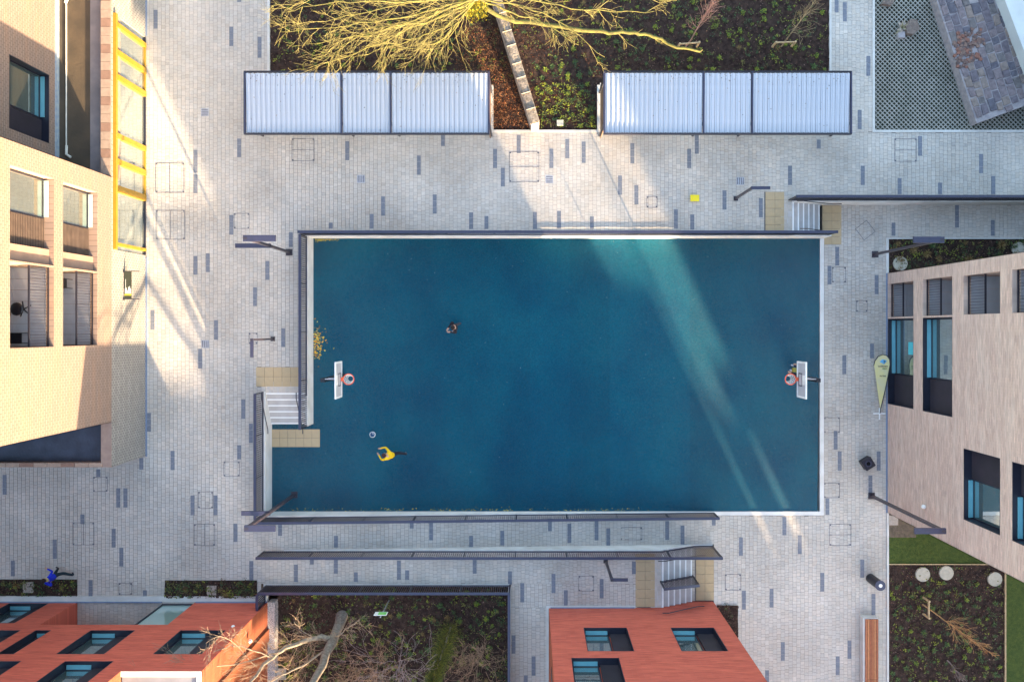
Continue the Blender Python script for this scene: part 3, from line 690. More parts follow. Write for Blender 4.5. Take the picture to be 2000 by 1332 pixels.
for (zb, zt) in ((LO + .06, 1.69), (2.52, 4.94)):
    w = window(t, 'x', XR, -1, -3.72, .52, zb, zt, .42, [(-2.25, .52, 'glass'), (-3.72, -2.26, 'panel')])
    if zb < 0:
        MB().box(XR + .33, XR + .385, -1.22, -.62, .55, 1.5).obj('poster', mat('poster_teal', (.10, .50, .58), (.05, .4, .5), 3, .6), w)
        MB().box(XR + .325, XR + .38, -1.22, -.62, 1.2, 1.5).obj('poster', mat('poster_yellow', (.75, .75, .1), None, 3, .6), w)
    balcony(t, 'x', XR, -1, .60, 2.25, zb, zt, 2.2)
for (zb, zt) in ((5.77, 8.2), (8.92, 11.35)):
    balcony(t, 'x', XR, -1, .60, 2.20, zb, zt, 2.2)
    window(t, 'x', XR, -1, -7.83, -4.90, zb, zt, .42, [(-7.83, -6.15, 'glass'), (-6.14, -4.90, 'panel')])
MB().sphere((XR - .10, -8.0, 2.2 + .6), .10).obj('wall_camera', mat('white_plastic', (.8, .8, .8), None, 3, .4), t)
MB().box(XR - .1, XR, -8.02, -7.98, 2.78, 2.82).obj('camera_bracket', MATS['white_plastic'], t)

# --- right red building (lower centre)
def redwin(t, c, a0, a1, z0, z1, gl=.58):
    window(t, 'y', c, 1, a0, a1, z0, z1, .38, [(a0, a0 + (a1 - a0) * gl, 'glass'), (a0 + (a1 - a0) * (gl + .02), a1, 'panel')])
t = thing('brick_building', 'red brick building with three dark windows at the bottom centre', 'building')
YR = -13.6; hl = [(2.44, 4.42, 2.42, 4.95), (6.41, 8.40, 2.42, 4.95), (1.71, 3.69, 5.60, 8.1)]
facade('wall', t, 'y', YR, 1, .925, 9.17, LO, 9.5, [h + (.38,) for h in hl], BR_RY)
for h in hl: redwin(t, YR, *h)
MB().box(.925, .93, -27, YR, LO, 9.5).obj('west_wall', BR_RX, t); MB().box(9.165, 9.17, -27, YR, LO, 9.5).obj('east_wall', BR_RX, t)
MB().box(.925, 9.17, -27, -26.99, LO, 9.5).obj('south_wall', BR_RY, t); MB().box(.93, 9.165, -26.99, YR - .4, 9.4, 9.5).box(.93, 9.165, YR - .4, YR - .002, 9.3, 9.5).obj('roof', M_ROOF, t)
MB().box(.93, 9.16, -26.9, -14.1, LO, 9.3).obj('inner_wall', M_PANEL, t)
MB().box(.905, .924, -15.6, -14.4, 4.6, 6.9).box(.905, .924, -18.6, -17.4, 4.6, 6.9).obj('window', M_FRAME, t)
MB().box(1.0, 5.1, YR + .002, YR + .05, 0, .05).obj('base_trim', M_BLUEB, t)

# --- left red building (bottom left)
t = thing('brick_building', 'red brick building with recessed entrance at the bottom left corner', 'building')
YL = -13.32; hl = [(-19.46, -17.48, 3.42, 5.90), (-15.48, -13.47, 3.42, 5.90), (-24.6, -22.55, 3.42, 5.9), (-18.68, -16.72, 6.55, 9.0), (-22.5, -20.42, 6.55, 9.0), (-25.35, -23.4, .12, 2.62)]
nw = (-21.9, -21.2, 3.42, 5.90)
allh = [h + (.38,) for h in hl] + [nw + (.38,), (-22.12, -16.35, -.08, 2.80, 2.4)]
facade('wall', t, 'y', YL, 1, -34, -15.95, -.1, 10.3, [h for h in allh if h[0] < -15.96 and h[4] < 1] + [(-22.12, -16.35, -.08, 2.80, 2.4)], BR_RY)
facade('corner_wall', t, 'y', YL, 1, -15.95, -12.80, -.1, 7.45, [h for h in allh if h[0] > -15.95], BR_RY)
for h in hl: redwin(t, YL, *h)
window(t, 'y', YL, 1, *nw[:2], nw[2], nw[3], .38, [(nw[0], nw[1], 'glass')])
MB().box(-12.805, -12.80, -27, YL, 0, 7.45).obj('east_wall', BR_RX, t)
MB().box(-15.955, -15.95, -27, YL, 7.45, 10.3).obj('upper_east_wall', BR_RX, t)
MB().box(-15.95, -12.81, -27, YL - .01, 7.2, 7.38).obj('roof', mat('pale_roof', (.24, .24, .27), (.20, .20, .225), 1.5, .6, dirt=.15), t)
MB().box(-15.95, -12.80, YL - .22, YL - .003, 7.38, 7.47).box(-13.0, -12.803, -27, YL - .22, 7.38, 7.47).obj('parapet', M_KERB, t)
MB().box(-34, -15.96, -27, YL - .005, 10.2, 10.32).obj('upper_roof', M_ROOF, t)
MB().box(-34, -12.9, -26.9, YL - 2.42, 0, 7.2).obj('inner_wall', BR_RY, t)
MB().box(-34, -12.80, -27.0, -26.99, 0, 7.4).obj('south_wall', BR_RY, t)
# entrance
gl = MB().box(-17.85, -16.4, YL - .12, YL - .10, .14, 2.75).obj('entrance_glass', M_GLASSL, t)
MB().box(-17.93, -16.36, YL - .16, YL - .06, .02, .13).box(-17.93, -17.86, YL - .16, YL - .06, .13, 2.78).box(-16.40, -16.355, YL - .16, YL - .06, .13, 2.78).obj('frame', M_FRAME, gl)
MB().box(-12.795, -12.72, -15.2, -14.6, 0, 7.3).obj('downpipe', mat('rust_pipe', (.30, .10, .05), None, 2, .6), t)
for p in (W(455, 1224, 3.0), (-12.66, -14.1, 2.7)): MB().sphere(p, .09).obj('wall_lamp', MATS['white_plastic'], t)
MB().box(-34, -17.95, YL + .002, YL + .05, 0, .10).box(-16.3, -12.82, YL + .002, YL + .05, 0, .10).obj('base_trim', M_BLUEB, t)
MB().box(-12.80, -12.45, -30, -13.32, -.5, .03).obj('gravel_strip', mat('speckled_gravel', (.55, .52, .52), (.12, .11, .14), 28, .9, .5, 30, detail=2), kind='structure')

# --- brick blocks added further south, out of frame, sized to cut the low sun into the bands seen on the ground
BR_S = brick_mat('brick_street', (.40, .25, .2), (.35, .22, .18), (.3, .25, .22), 'y')
# (x0,x1,y,height)
for (x0, x1, yy, hh, lb) in ((-40, 1.9, -46, 10.5, 'tall unseen brick sun blocker at the west end of the far southern street'),
                         (1.9, 4.4, -45, 8.3, 'narrow low unseen brick sun blocker in the far southern street'),
                         (4.4, 5.7, -45.5, 8.8, 'slim unseen brick sun blocker between two southern blocks'),
                         (5.7, 8.9, -45, 10.05, 'middle unseen brick sun blocker of the far southern street'),
                         (8.9, 23.9, -45, 11.6, 'long unseen brick sun blocker of the far southern street'),
                         (23.9, 26.3, -45, 9.1, 'unseen brick sun blocker with a level parapet east in the southern street'),
                         (26.3, 28.05, -45, 8.4, 'narrow unseen brick sun blocker beside the gap in the southern street'),
                         (28.55, 29.5, -45, 7.1, 'low unseen brick sun blocker in the gap of the southern street'),
                         (30.5, 60, -45, 15, 'tallest unseen brick sun blocker at the east end of the far southern street')):
    t = thing('brick_building', lb, 'building', group='unseen brick sun blockers added south of the square')
    hol = []
    n = max(1, int((x1 - x0) / 2.6))
    for k in range(n):
        cx = x0 + (x1 - x0) * (k + .5) / n
        for zb in np.arange(.9, hh - 2, 3.0):
            if x1 - x0 > 2: hol.append((cx - .5, cx + .5, float(zb), float(zb) + 1.5, .25))
    facade('wall', t, 'y', yy, 1, x0, x1, -2, hh, hol, BR_S)
    MB().prism([(x0, yy - .3), (x0 + 4.2, yy - 9.3), (x1 + 4.2, yy - 9.3), (x1, yy - .3)], -2, hh - .02).obj('back_wall', BR_S, t); MB().box(x0, x0 + .01, yy - .3, yy, -2, hh).box(x1 - .01, x1, yy - .3, yy, -2, hh).box(x0, x1, yy - .3, yy - .002, hh - .1, hh).obj('parapet', BR_S, t)
    for h in hol: MB().box(h[0], h[1], yy - .22, yy - .18, h[2], h[3]).obj('window', M_GLASS, t)
wallo('unseen brick sun blocker added to close the narrow gap in the southern street', 28.05, 28.55, -45.3, -45.0, -2, 5.8, BR_S, 'gap_sun_blocker')  # unseen wall, added to end the thin sun streak
t = thing('slotted_sun_blocker', 'unseen slotted sun blocker added beside the low southern block', 'slotted_sun_blocker')  # unseen slot between blocks, added to shape a second sun band
MB().box(29.5, 30.5, -45.3, -45, 6.8, 7.6).obj('beam', BR_S, t); MB().box(29.5, 30.5, -45.3, -45, -2, 5.85).obj('wall', BR_S, t); MB().box(29.5, 29.57, -45.3, -45, 5.85, 6.8).box(30.02, 30.5, -45.3, -45, 5.85, 6.8).obj('post', BR_S, t)
MB().box(28.05 + .16, 28.05 + .3, -45, -44.86, -2, 12.5).obj('unseen_shadow_pole', M_METAL, label='thin steel flue added unseen in the gap of the southern blocks', cat='shadow_pole')  # unseen pole, added to draw a thin shadow line in the sun
# ------------------------------------------------------------------ bike shelters
def sheet_mesh(w, L):
    m = MB(); prof = [(-w / 2, 0), (-w * .14, 0), (-w * .10, .045), (w * .10, .045), (w * .14, 0), (w / 2, 0)]
    n = len(prof); i = len(m.v)
    for y in (-L / 2, L / 2):
        for zt in (0, -.008):
            for (x, z) in prof: m.v.append((x, y, z + zt + (y / L) * .10))
    for k in range(n - 1):
        m.f.append((k, k + 1, 2 * n + k + 1, 2 * n + k)); m.m.append(0); m.c.append(None)
        m.f.append((n + k, 3 * n + k, 3 * n + k + 1, n + k + 1)); m.m.append(0); m.c.append(None)
    return m
M_SHEET = mat('roof_sheet', (.58, .60, .66), (.52, .54, .60), 1.3, .38, metal=.35, dirt=.12, dscale=1.5, spec=.5)
def shelter(label, x0, x1, divs, gable):
    t = thing('bike_shelter', label, 'shelter', (0, 0, 0), 0, 'long shelters with ribbed metal roofs')
    y0, y1 = 8.93, 11.72; z = 2.38; w = .225; me = None
    xs = [x0] + divs + [x1]
    for k in range(len(xs) - 1):
        a, b = xs[k] + .05, xs[k + 1] - .05; n = round((b - a) / w); ww = (b - a) / n
        MB().box(a, b, y0 + .06, y1 - .06, z - .16, z - .08).obj('roof_deck', M_FENCE, t)
        me = sheet_mesh(ww - .016, y1 - y0 - .10).mesh('roof_sheet', M_SHEET)
        for j in range(n):
            link('roof_sheet', me, t, (a + ww * (j + .5), (y0 + y1) / 2, z))
    for x in xs: MB().box(x - .035, x + .035, y0, y1, z - .06, z + .085).obj('roof_beam', M_RAIL, t)
    for (ya, yb) in ((y0 - .05, y0 - .002), (y1 + .002, y1 + .05)): MB().box(x0 - .03, x1 + .03, ya, yb, z - .1, z + .075).obj('gutter', M_FENCE, t)
    for x in xs:
        for y in (y0 + .5, y1 - .2): MB().box(x - .04, x + .04, y - .04, y + .04, 0, z - .06).obj('post', M_FENCE, t)
    for (xa) in gable: MB().box(xa - .02, xa + .02, y0 + .35, y1 - .3, .12, z - .2).obj('end_panel', mat('bronze_panel', (.20, .13, .09), None, 3, .5), t)
    # racks below the roof
    n = int((x1 - x0) / .9)
    for k in range(n):
        x = x0 + .5 + k * .9
        MB().tube([(x, 9.9, .0), (x, 9.9, .75), (x, 10.2, .85), (x, 10.6, .85), (x, 10.9, .75), (x, 10.9, 0)], .022, 6).obj('bike_hoop', MATS['flashing'], t)
shelter('ribbed metal roofed bike shelter at the left, above the court', W(478, 0, 2.4)[0], W(955, 0, 2.4)[0], [W(667, 0, 2.4)[0], W(763, 0, 2.4)[0]], [W(955, 0, 2.4)[0] - .05])
shelter('ribbed metal roofed bike shelter at the right with sunlit sheets', W(1180, 0, 2.4)[0], W(1662, 0, 2.4)[0], [W(1374, 0, 2.4)[0], W(1469, 0, 2.4)[0]], [W(1180, 0, 2.4)[0] + .05])

SB_ = -.45
# ------------------------------------------------------------------ planting beds
def bed(name, x0, x1, y0, y1, z, seed, chips=55, poly=None, rust=None, step=.16):
    rg = random.Random(seed); nx = max(2, int((x1 - x0) / step)); ny = max(2, int((y1 - y0) / step))
    rs = np.random.RandomState(seed); hz = rs.rand(ny + 1, nx + 1) * .07
    V = [(x0 + (x1 - x0) * i / nx, y0 + (y1 - y0) * j / ny, z - .05 + hz[j, i]) for j in range(ny + 1) for i in range(nx + 1)]
    Fc = [(j * (nx + 1) + i, j * (nx + 1) + i + 1, (j + 1) * (nx + 1) + i + 1, (j + 1) * (nx + 1) + i) for j in range(ny) for i in range(nx)]
    me = bpy.data.meshes.new(name); me.from_pydata(V, [], Fc); me.materials.append(M_SOIL); me.polygons.foreach_set('use_smooth', [True] * len(Fc))
    o = link(name, me, kind='structure')
    m = MB()
    for _ in range(int((x1 - x0) * (y1 - y0) * chips)):
        x, y = rg.uniform(x0, x1), rg.uniform(y0, y1)
        col = rg.choice([(1.2, 1.1, 1), (.7, .6, .6), (1.7, 1.4, 1.1), (.45, .4, .42), (2.4, 2.2, 2.0)] if rg.random() < .93 else [(5, 4.8, 4.4), (4, 3.2, 2), (1.0, 2.2, .6)])
        if rust and sunlit_zone(x, y): col = rg.choice([(1.8, 1.1, .7), (1.2, .8, .6), (2.8, 1.7, 1.0), (.8, .6, .5)])
        if rust and rust(x, y): col = rg.choice([(3.8, 1.9, .9), (3.0, 1.4, .6), (2.2, 1.1, .6), (5, 2.8, 1.4)])
        leaf(m, x, y, z + .005 + rg.random() * .03, rg.uniform(.02, .055), col)
    m.obj('bark_mulch', M_CHIP, o, kind='stuff')
    return o
def rustzone(x, y):
    u, v = U0 + x * 40, V0 - y * 40
    return (890 < u < 975 and 55 < v < 150) or (960 < u < 1035 and 110 < v < 255 and u < 965 + (v * .33) + 8)
def sunlit_zone(x, y):  # sunlit soil: the warm light is put into the chip colours
    u, v = U0 + x * 40, V0 - y * 40
    return 880 < u < 1200 and v > -20 and math.sin(x * 3.1) + math.sin(y * 2.3 + x) > -.6
NBZ = -.03
bed('planting_bed', -12.70, 14.62, 11.98, 22, NBZ, 11, 60, rust=rustzone)
bed('planting_bed', -1.78, 3.28, 9.72, 12.0, NBZ, 12, 110, rust=rustzone)
b = BEDS['southwest_a']; bed('planting_bed', *b[:4], .035, 13, 110)
b = BEDS['southwest_b']; bed('planting_bed', *b[:4], .035, 14, 130)
bed('planting_bed', -12.45, -1.07, -24, -12.58, -.45, 15, 90)
MB().box(-12.45, -1.07, -12.56, -12.5, -1.2, .0).obj('kerb', M_KERB, kind='structure')
bed('planting_bed', 17.93, 34, 2.8, 4.5, LO - .02, 16, 120)
gx0 = (1731 - U0) * .02561; gx1 = (1962 - U0) * .02561; gy = -(1102 - V0) * .02561
bed('planting_bed', 17.93, gx1, -24, gy, LO - .02, 17, 90)
bed('planting_bed', (1400 - U0) / 39.05, (1441 - U0) / 39.05, -(1250 - V0) / 39.05, -(1181 - V0) / 39.05, LO + .07, 18, 150)
# lawns
def lawn(label, poly, z, seed):
    o = MB().prism(poly, z - .2, z).obj('lawn', M_LAWN, kind='structure')
    rg = random.Random(seed); m = MB(); xs = [p[0] for p in poly]; ys = [p[1] for p in poly]
    n = int((max(xs) - min(xs)) * (max(ys) - min(ys)) * 700)
    for _ in range(min(n, 26000)):
        x, y = rg.uniform(min(xs), max(xs)), rg.uniform(min(ys), max(ys)); h = rg.uniform(.02, .05); a = rg.random() * 6.28
        dx, dy = math.cos(a) * .006, math.sin(a) * .006
        col = rg.choice([(.9, .9, .8), (1.2, 1.2, .9), (.7, .75, .6), (1.5, 1.35, .9)])
        m.face([(x - dx, y - dy, z), (x + dx, y + dy, z), (x + rg.uniform(-.03, .03), y + rg.uniform(-.03, .03), z + h)], 0, col)
    m.obj('grass', mat('grass_blade', (.105, .145, .03), (.07, .10, .025), 6, .7, attr=True), o, kind='stuff')
lawn('', [(17.93, gy + .03), (24, gy + .03), (24, -9.0), (17.93, -9.0)], LO + .01, 3)
MB().box(17.93, 19.3, -10.4, -9.1, LO, LO + .016).obj('bare_soil', mat('bare_earth', (.16, .12, .09), (.11, .085, .065), 6, .95, .5, 30), kind='structure')
lawn('', [(gx1 + .05, -24), (30, -24), (30, gy - .1), (gx1 + .05, gy - .1)], LO + .01, 4)
MB().box(17.93, 26, gy, gy + .04, LO - .1, LO + .06).box(gx1, gx1 + .05, -24, gy, LO - .1, LO + .06).obj('timber_edging', M_TIMBER, kind='structure')

# ------------------------------------------------------------------ plants
def tuft(n, L, w, arch, seed, cols, flat=.35):
    rg = random.Random(seed); m = MB()
    for k in range(n):
        a = rg.random() * 6.283; l = L * rg.uniform(.6, 1.1); el = rg.uniform(flat, 1.25); c, s = math.cos(a), math.sin(a)
        pts = []; p = Vector((0, 0, .0)); e = el
        for j in range(4):
            pts.append(p.copy()); p = p + Vector((c * math.cos(e), s * math.cos(e), math.sin(e))) * (l / 3); e -= arch * rg.uniform(.7, 1.2)
        px, py = -s * w / 2, c * w / 2; col = rg.choice(cols); ww = [.6, 1, .75, .08]
        for j in range(3):
            A, B = pts[j], pts[j + 1]
            m.face([(A.x - px * ww[j], A.y - py * ww[j], A.z), (A.x + px * ww[j], A.y + py * ww[j], A.z), (B.x + px * ww[j + 1], B.y + py * ww[j + 1], B.z), (B.x - px * ww[j + 1], B.y - py * ww[j + 1], B.z)], 0, col)
    return m
def leafy(n, Rr, s, seed, cols, hgt=.7):
    rg = random.Random(seed); m = MB()
    for k in range(n):
        a = rg.random() * 6.283; r = Rr * rg.random(); z = hgt * Rr * rg.random() * (1.1 - r / Rr) + .02
        x, y = r * math.cos(a), r * math.sin(a); col = rg.choice(cols)
        t = Vector((rg.uniform(-1, 1), rg.uniform(-1, 1), rg.uniform(-.4, .6))).normalized(); q = t.cross(Vector((rg.uniform(-.3, .3), rg.uniform(-.3, .3), 1))).normalized()
        ss = s * rg.uniform(.6, 1.3); P = Vector((x, y, z))
        m.face([tuple(P), tuple(P + t * ss * .5 + q * ss * .3), tuple(P + t * ss), tuple(P + t * ss * .5 - q * ss * .3)], 0, col)
    return m
G1 = [(1, 1, 1), (1.4, 1.3, 1), (.7, .8, .8), (1.9, 1.7, .9)]; GY = [(3.4, 2.3, .6), (2.4, 1.9, .6), (4.4, 3.0, 1.0), (1.5, 1.4, .5), (.8, .9, .6)]; GT = [(4.2, 1.6, 1.6), (3.2, 1.2, 1.3), (5, 2.1, 2.4), (2.4, .9, 1)]
GD = [(.6, .8, .9), (.9, 1.0, 1.3), (1.3, 1.2, 1.8)]; GB = [(1.6, .55, .5), (1.0, .4, .5), (2.2, .8, .8)]
PL = {'fern': [tuft(26, .30, .05, .5, s, G1).mesh('fern', M_GREEN) for s in (1, 2, 3)],
      'perennial': [leafy(60, .17, .11, s, GY).mesh('perennial', M_GREEN) for s in (4, 5, 6)],
      'sedge': [tuft(40, .28, .018, .55, s, GD + G1).mesh('sedge', M_GREEN) for s in (7, 8, 9)],
      'grass_tussock': [tuft(55, .30, .016, .5, s, GT).mesh('grass_tussock', M_GREEN) for s in (10, 11, 12)],
      'heather': [leafy(80, .22, .05, s, GB + GD).mesh('heather', M_GREEN) for s in (13, 14, 15)]}
DESC = {'fern': 'small fresh green fern', 'perennial': 'small yellow-green leafy plant', 'sedge': 'dark green grassy sedge tuft', 'grass_tussock': 'dry straw-coloured grass tussock', 'heather': 'low dull brownish heather clump'}
def scatter(where, n, x0, x1, y0, y1, z, seed, mix, mind=.38, ok=None, smin=.7, smax=1.25):
    rg = random.Random(seed); pts = []; tr = 0
    while len(pts) < n and tr < n * 40:
        tr += 1; x, y = rg.uniform(x0, x1), rg.uniform(y0, y1)
        if ok and not ok(x, y): continue
        if any((x - a) ** 2 + (y - b) ** 2 < mind ** 2 for a, b in pts): continue
        pts.append((x, y)); k = rg.choices(list(mix), list(mix.values()))[0]
        s = rg.uniform(smin, smax); fx = (x - x0) / (x1 - x0); fy = (y - y0) / (y1 - y0)
        sz = 'very small' if s < smin + (smax - smin) * .4 else 'fuller'; dd = DESC[k].replace('small ', '').replace('low ', '')
        pl = ('left', 'middle', 'right')[min(2, int(fx * 3))] + (' upper' if fy > .5 else ' lower')
        link(k, rg.choice(PL[k]), None, (x, y, z), (0, 0, rg.random() * 6.28), (s, s, s), label=sz + ' ' + dd + ', ' + pl + ' part, ' + where, cat='plant', group=DESC[k] + 's ' + where)
mixN = {'fern': 3, 'perennial': 4, 'sedge': 2, 'heather': 2, 'grass_tussock': .7}
scatter('bed behind left shelter', 66, -12.5, -3.2, 12.2, 16.6, NBZ, 21, mixN, .36, smin=.4, smax=.75)
scatter('bed behind right shelter', 120, 1.2, 14.4, 12.2, 16.6, NBZ, 22, mixN, .38, smin=.4, smax=.8)
scatter('sunlit gap between shelters', 34, .3, 3.1, 9.9, 12.9, NBZ, 23, {'perennial': 4, 'fern': 3, 'heather': 2}, .33, lambda x, y: x > (1047 - U0) / 40 - (y - 9.8) * .3 + .3, .4, .75)
scatter('sunken bottom bed', 150, -12.2, -1.3, -18, -12.8, -.45, 24, {'fern': 4, 'perennial': 4, 'sedge': 2, 'heather': 3, 'grass_tussock': 1}, .38, None, .4, .85)
scatter('lower right corner bed', 95, 18.1, gx1 - .2, -18, gy - .9, LO, 25, {'fern': 4, 'perennial': 3, 'sedge': 2, 'heather': 1}, .40, None, .4, .75)
scatter('bed above right building', 26, 18.2, 25, 2.9, 4.35, LO, 26, {'grass_tussock': 3, 'heather': 3, 'sedge': 2}, .40)
b = BEDS['southwest_a']; scatter('bottom left strip bed', 10, -25.6, b[1] - .2, b[2] + .2, b[3] - .2, NBZ, 27, {'grass_tussock': 2, 'fern': 2, 'heather': 2}, .42, lambda x, y: not (-24.85 < x < -24.15))
b = BEDS['southwest_b']; scatter('strip bed left of sunken bed', 26, b[0] + .2, b[1] - .2, b[2] + .15, b[3] - .12, NBZ, 28, {'grass_tussock': 1, 'heather': 4, 'sedge': 2}, .28, lambda x, y: not (-15.95 < x < -15.15))
scatter('small bed by red building', 4, 9.5, 10.3, -15.2, -13.9, LO, 29, {'grass_tussock': 1, 'heather': 3}, .3)
def cover(x0, x1, y0, y1, z, n, seed, cols, ok=None):
    rg = random.Random(seed); m = MB()
    for _ in range(n):
        x, y = rg.uniform(x0, x1), rg.uniform(y0, y1)
        if ok and not ok(x, y): continue
        col = rg.choice(cols); R2 = rg.uniform(.03, .13)
        for _ in range(rg.randint(3, 12)):
            a = rg.random() * 6.28; px, py = x + rg.gauss(0, R2), y + rg.gauss(0, R2)
            if not (x0 < px < x1 and y0 < py < y1): continue
            leaf(m, px, py, z + rg.uniform(0, .09), rg.uniform(.018, .06), col)
    m.obj('ground_cover', M_GREEN, kind='stuff')
CC = [(1, 1, 1), (2.4, 1.7, .6), (3.6, 2.4, .8), (.7, .9, .8), (1.6, 1.1, .9), (2.6, 1.5, 1.2), (1.2, .6, .5), (.6, .7, .9)]
cover(-12.6, 14.5, 12.1, 17.5, NBZ + .02, 1000, 51, CC); cover(.3, 3.2, 9.8, 12.0, NBZ + .02, 190, 52, CC + [(4.5, 3, .8)], lambda x, y: x > .5 - (y - 9.8) * .3)
cover(-12.4, -1.1, -18.5, -12.7, SB_ + .02, 620, 53, CC); cover(18.0, gx1 - .1, -18, gy - .1, LO, 260, 54, CC); cover(17.95, 27, 2.9, 4.45, LO, 200, 55, CC + [(3, 1.6, 1.4)])
for kk, ss in (('southwest_a', 56), ('southwest_b', 57)):
    b = BEDS[kk]; cover(max(b[0], -26), b[1], b[2], b[3], .05, 70, ss, CC + [(3, 1.6, 1.4)])
lr = MB(); rg = random.Random(77)
for _ in range(420):
    x = rg.choice((rg.uniform(-12.9, -2), rg.uniform(3.5, 14.5))); y = 11.68 - abs(rg.gauss(0, .22)) if rg.random() < .75 else rg.uniform(9, 11.6)
    leaf(lr, x, y, 2.38 + .05 + (y - 10.3) / 2.7 * .1, rg.uniform(.012, .04), rg.choice([(.12, .08, .05), (.3, .2, .1), (.06, .05, .05)]))
lr.obj('roof_leaves', MATS['leaf_litter'], kind='stuff')
# dead bracken near the old stone wall
rg = random.Random(9); m = MB(); RU = [(1, 1, 1), (.5, .45, .45), (1.5, 1.35, 1.1), (.25, .25, .3), (1.0, 1.1, .9)]
for _ in range(5200):
    x, y = rg.uniform(-3.7, .1), rg.uniform(9.8, 14.7)
    if not rustzone(x, y): continue
    z = rg.uniform(0, .22); a = rg.random() * 6.28; l = rg.uniform(.03, .12); e = rg.uniform(-.3, .9); c_, s_ = math.cos(a), math.sin(a)
    m.face([(x, y, z), (x + c_ * l * .5 - s_ * .012, y + s_ * l * .5 + c_ * .012, z + e * l * .6), (x + c_ * l, y + s_ * l, z + e * l), (x + c_ * l * .5 + s_ * .012, y + s_ * l * .5 - c_ * .012, z + e * l * .6)], 0, rg.choice(RU))
m.obj('dead_bracken', mat('bracken', (.24, .11, .055), (.10, .05, .03), 4, .9, attr=True), kind='stuff')

# ------------------------------------------------------------------ old stone wall in the north bed
t = thing('stone_wall', 'old stone wall with a row of worn coping stones between the two shelters', 'wall')
P0 = Vector(W(1045, 240, 1.5)); P1 = Vector(W(962, -30, 1.5)); D = (P1 - P0); L = D.length; D.normalize(); Nn = Vector((-D.y, D.x, 0))
wm = MB(); q = [P0 + Nn * .19, P0 - Nn * .19, P1 - Nn * .19, P1 + Nn * .19]; wm.prism([(p.x, p.y) for p in q], -.1, 1.36)
wm.obj('wall_body', mat('rubble_stone', (.44, .38, .32), (.26, .22, .20), 5, .95, .7, 9), t)
rg = random.Random(4); s = 0; cm = [mat('coping%d' % k, c, tuple(x * .5 for x in c), 7, .95, .7, 16) for k, c in enumerate([(.26, .215, .18), (.30, .25, .205), (.22, .19, .17)])]
while s < L:
    l = rg.uniform(.62, .95); cb = MB(); c0 = P0 + D * (s + .02); c1 = P0 + D * min(s + l - .02, L)
    pr = [(-.24, 0), (-.23, .10), (-.12, .16), (.12, .17), (.23, .09), (.24, 0)]; dz = rg.uniform(-.015, .015)
    A = [tuple(c0 + Nn * a + Vector((0, 0, zz - .13 + dz))) for a, zz in pr]; B = [tuple(c1 + Nn * a + Vector((0, 0, zz - .13 + dz))) for a, zz in pr]
    for k in range(5): cb.face([A[k], A[k + 1], B[k + 1], B[k]])
    cb.face(A); cb.face(B[::-1]); cb.obj('coping_stone', cm[rg.randrange(3)], t)
    MB().beam(c1 + Vector((0, 0, -.01)), c1 + D * .03, .44, .17).obj('mortar_joint', mat('mortar', (.42, .37, .32), None, 5, .9), t) if s + l < L else None
    s += l
e = P0 - D * .012
MB().beam(e - D * .02 + Vector((0, 0, -.72)), e + Vector((0, 0, -.72)), .38, 1.40).obj('end_face', mat('sunlit_end_stone', (.62, .56, .50), (.5, .45, .4), 6, .9, .3, 20), t)  # paler colour stands for the sun on this south end
x, y, _ = W(1094, 240, 0.1); MB().box(x - .16, x + .16, y - .13, y + .13, -.03, .10).obj('stone_block', mat('pale_stone', (.62, .57, .46), None, 8, .9), label='small pale stone block lying in the sunlit bed between shelters', cat='stone')

# ------------------------------------------------------------------ trees
def branch(mb, p, d, L, r, depth, rg, droop=.0, spread=.6, n=5, kids=4, curl=.12, kl=(.45, .75), minr=.004):
    pts = [p.copy()]; rad = [r]; q = p.copy(); dd = d.normalized()
    for k in range(n):
        dd = (dd + Vector((rg.uniform(-curl, curl), rg.uniform(-curl, curl), rg.uniform(-curl, curl) - droop))).normalized()
        q = q + dd * (L / n); pts.append(q.copy()); rad.append(max(minr, r * (1 - .75 * (k + 1) / n)))
    mb.tube(pts, rad, 5 if r > .02 else 4, cap=False)
    if depth <= 0: return
    for k in range(kids):
        f = rg.uniform(.2, 1.0); i = min(n - 1, int(f * n)); a = pts[i].lerp(pts[i + 1], f * n - i if f * n - i < 1 else .9)
        base = (pts[i + 1] - pts[i]).normalized(); side = Vector((rg.uniform(-1, 1), rg.uniform(-1, 1), rg.uniform(-.7, .9))); side = (side - base * side.dot(base)).normalized()
        branch(mb, a, base + side * spread * rg.uniform(.7, 1.3), L * rg.uniform(*kl), max(minr, rad[i] * .6), depth - 1, rg, droop, spread, max(3, n - 1), kids, curl * 1.2, kl, minr)
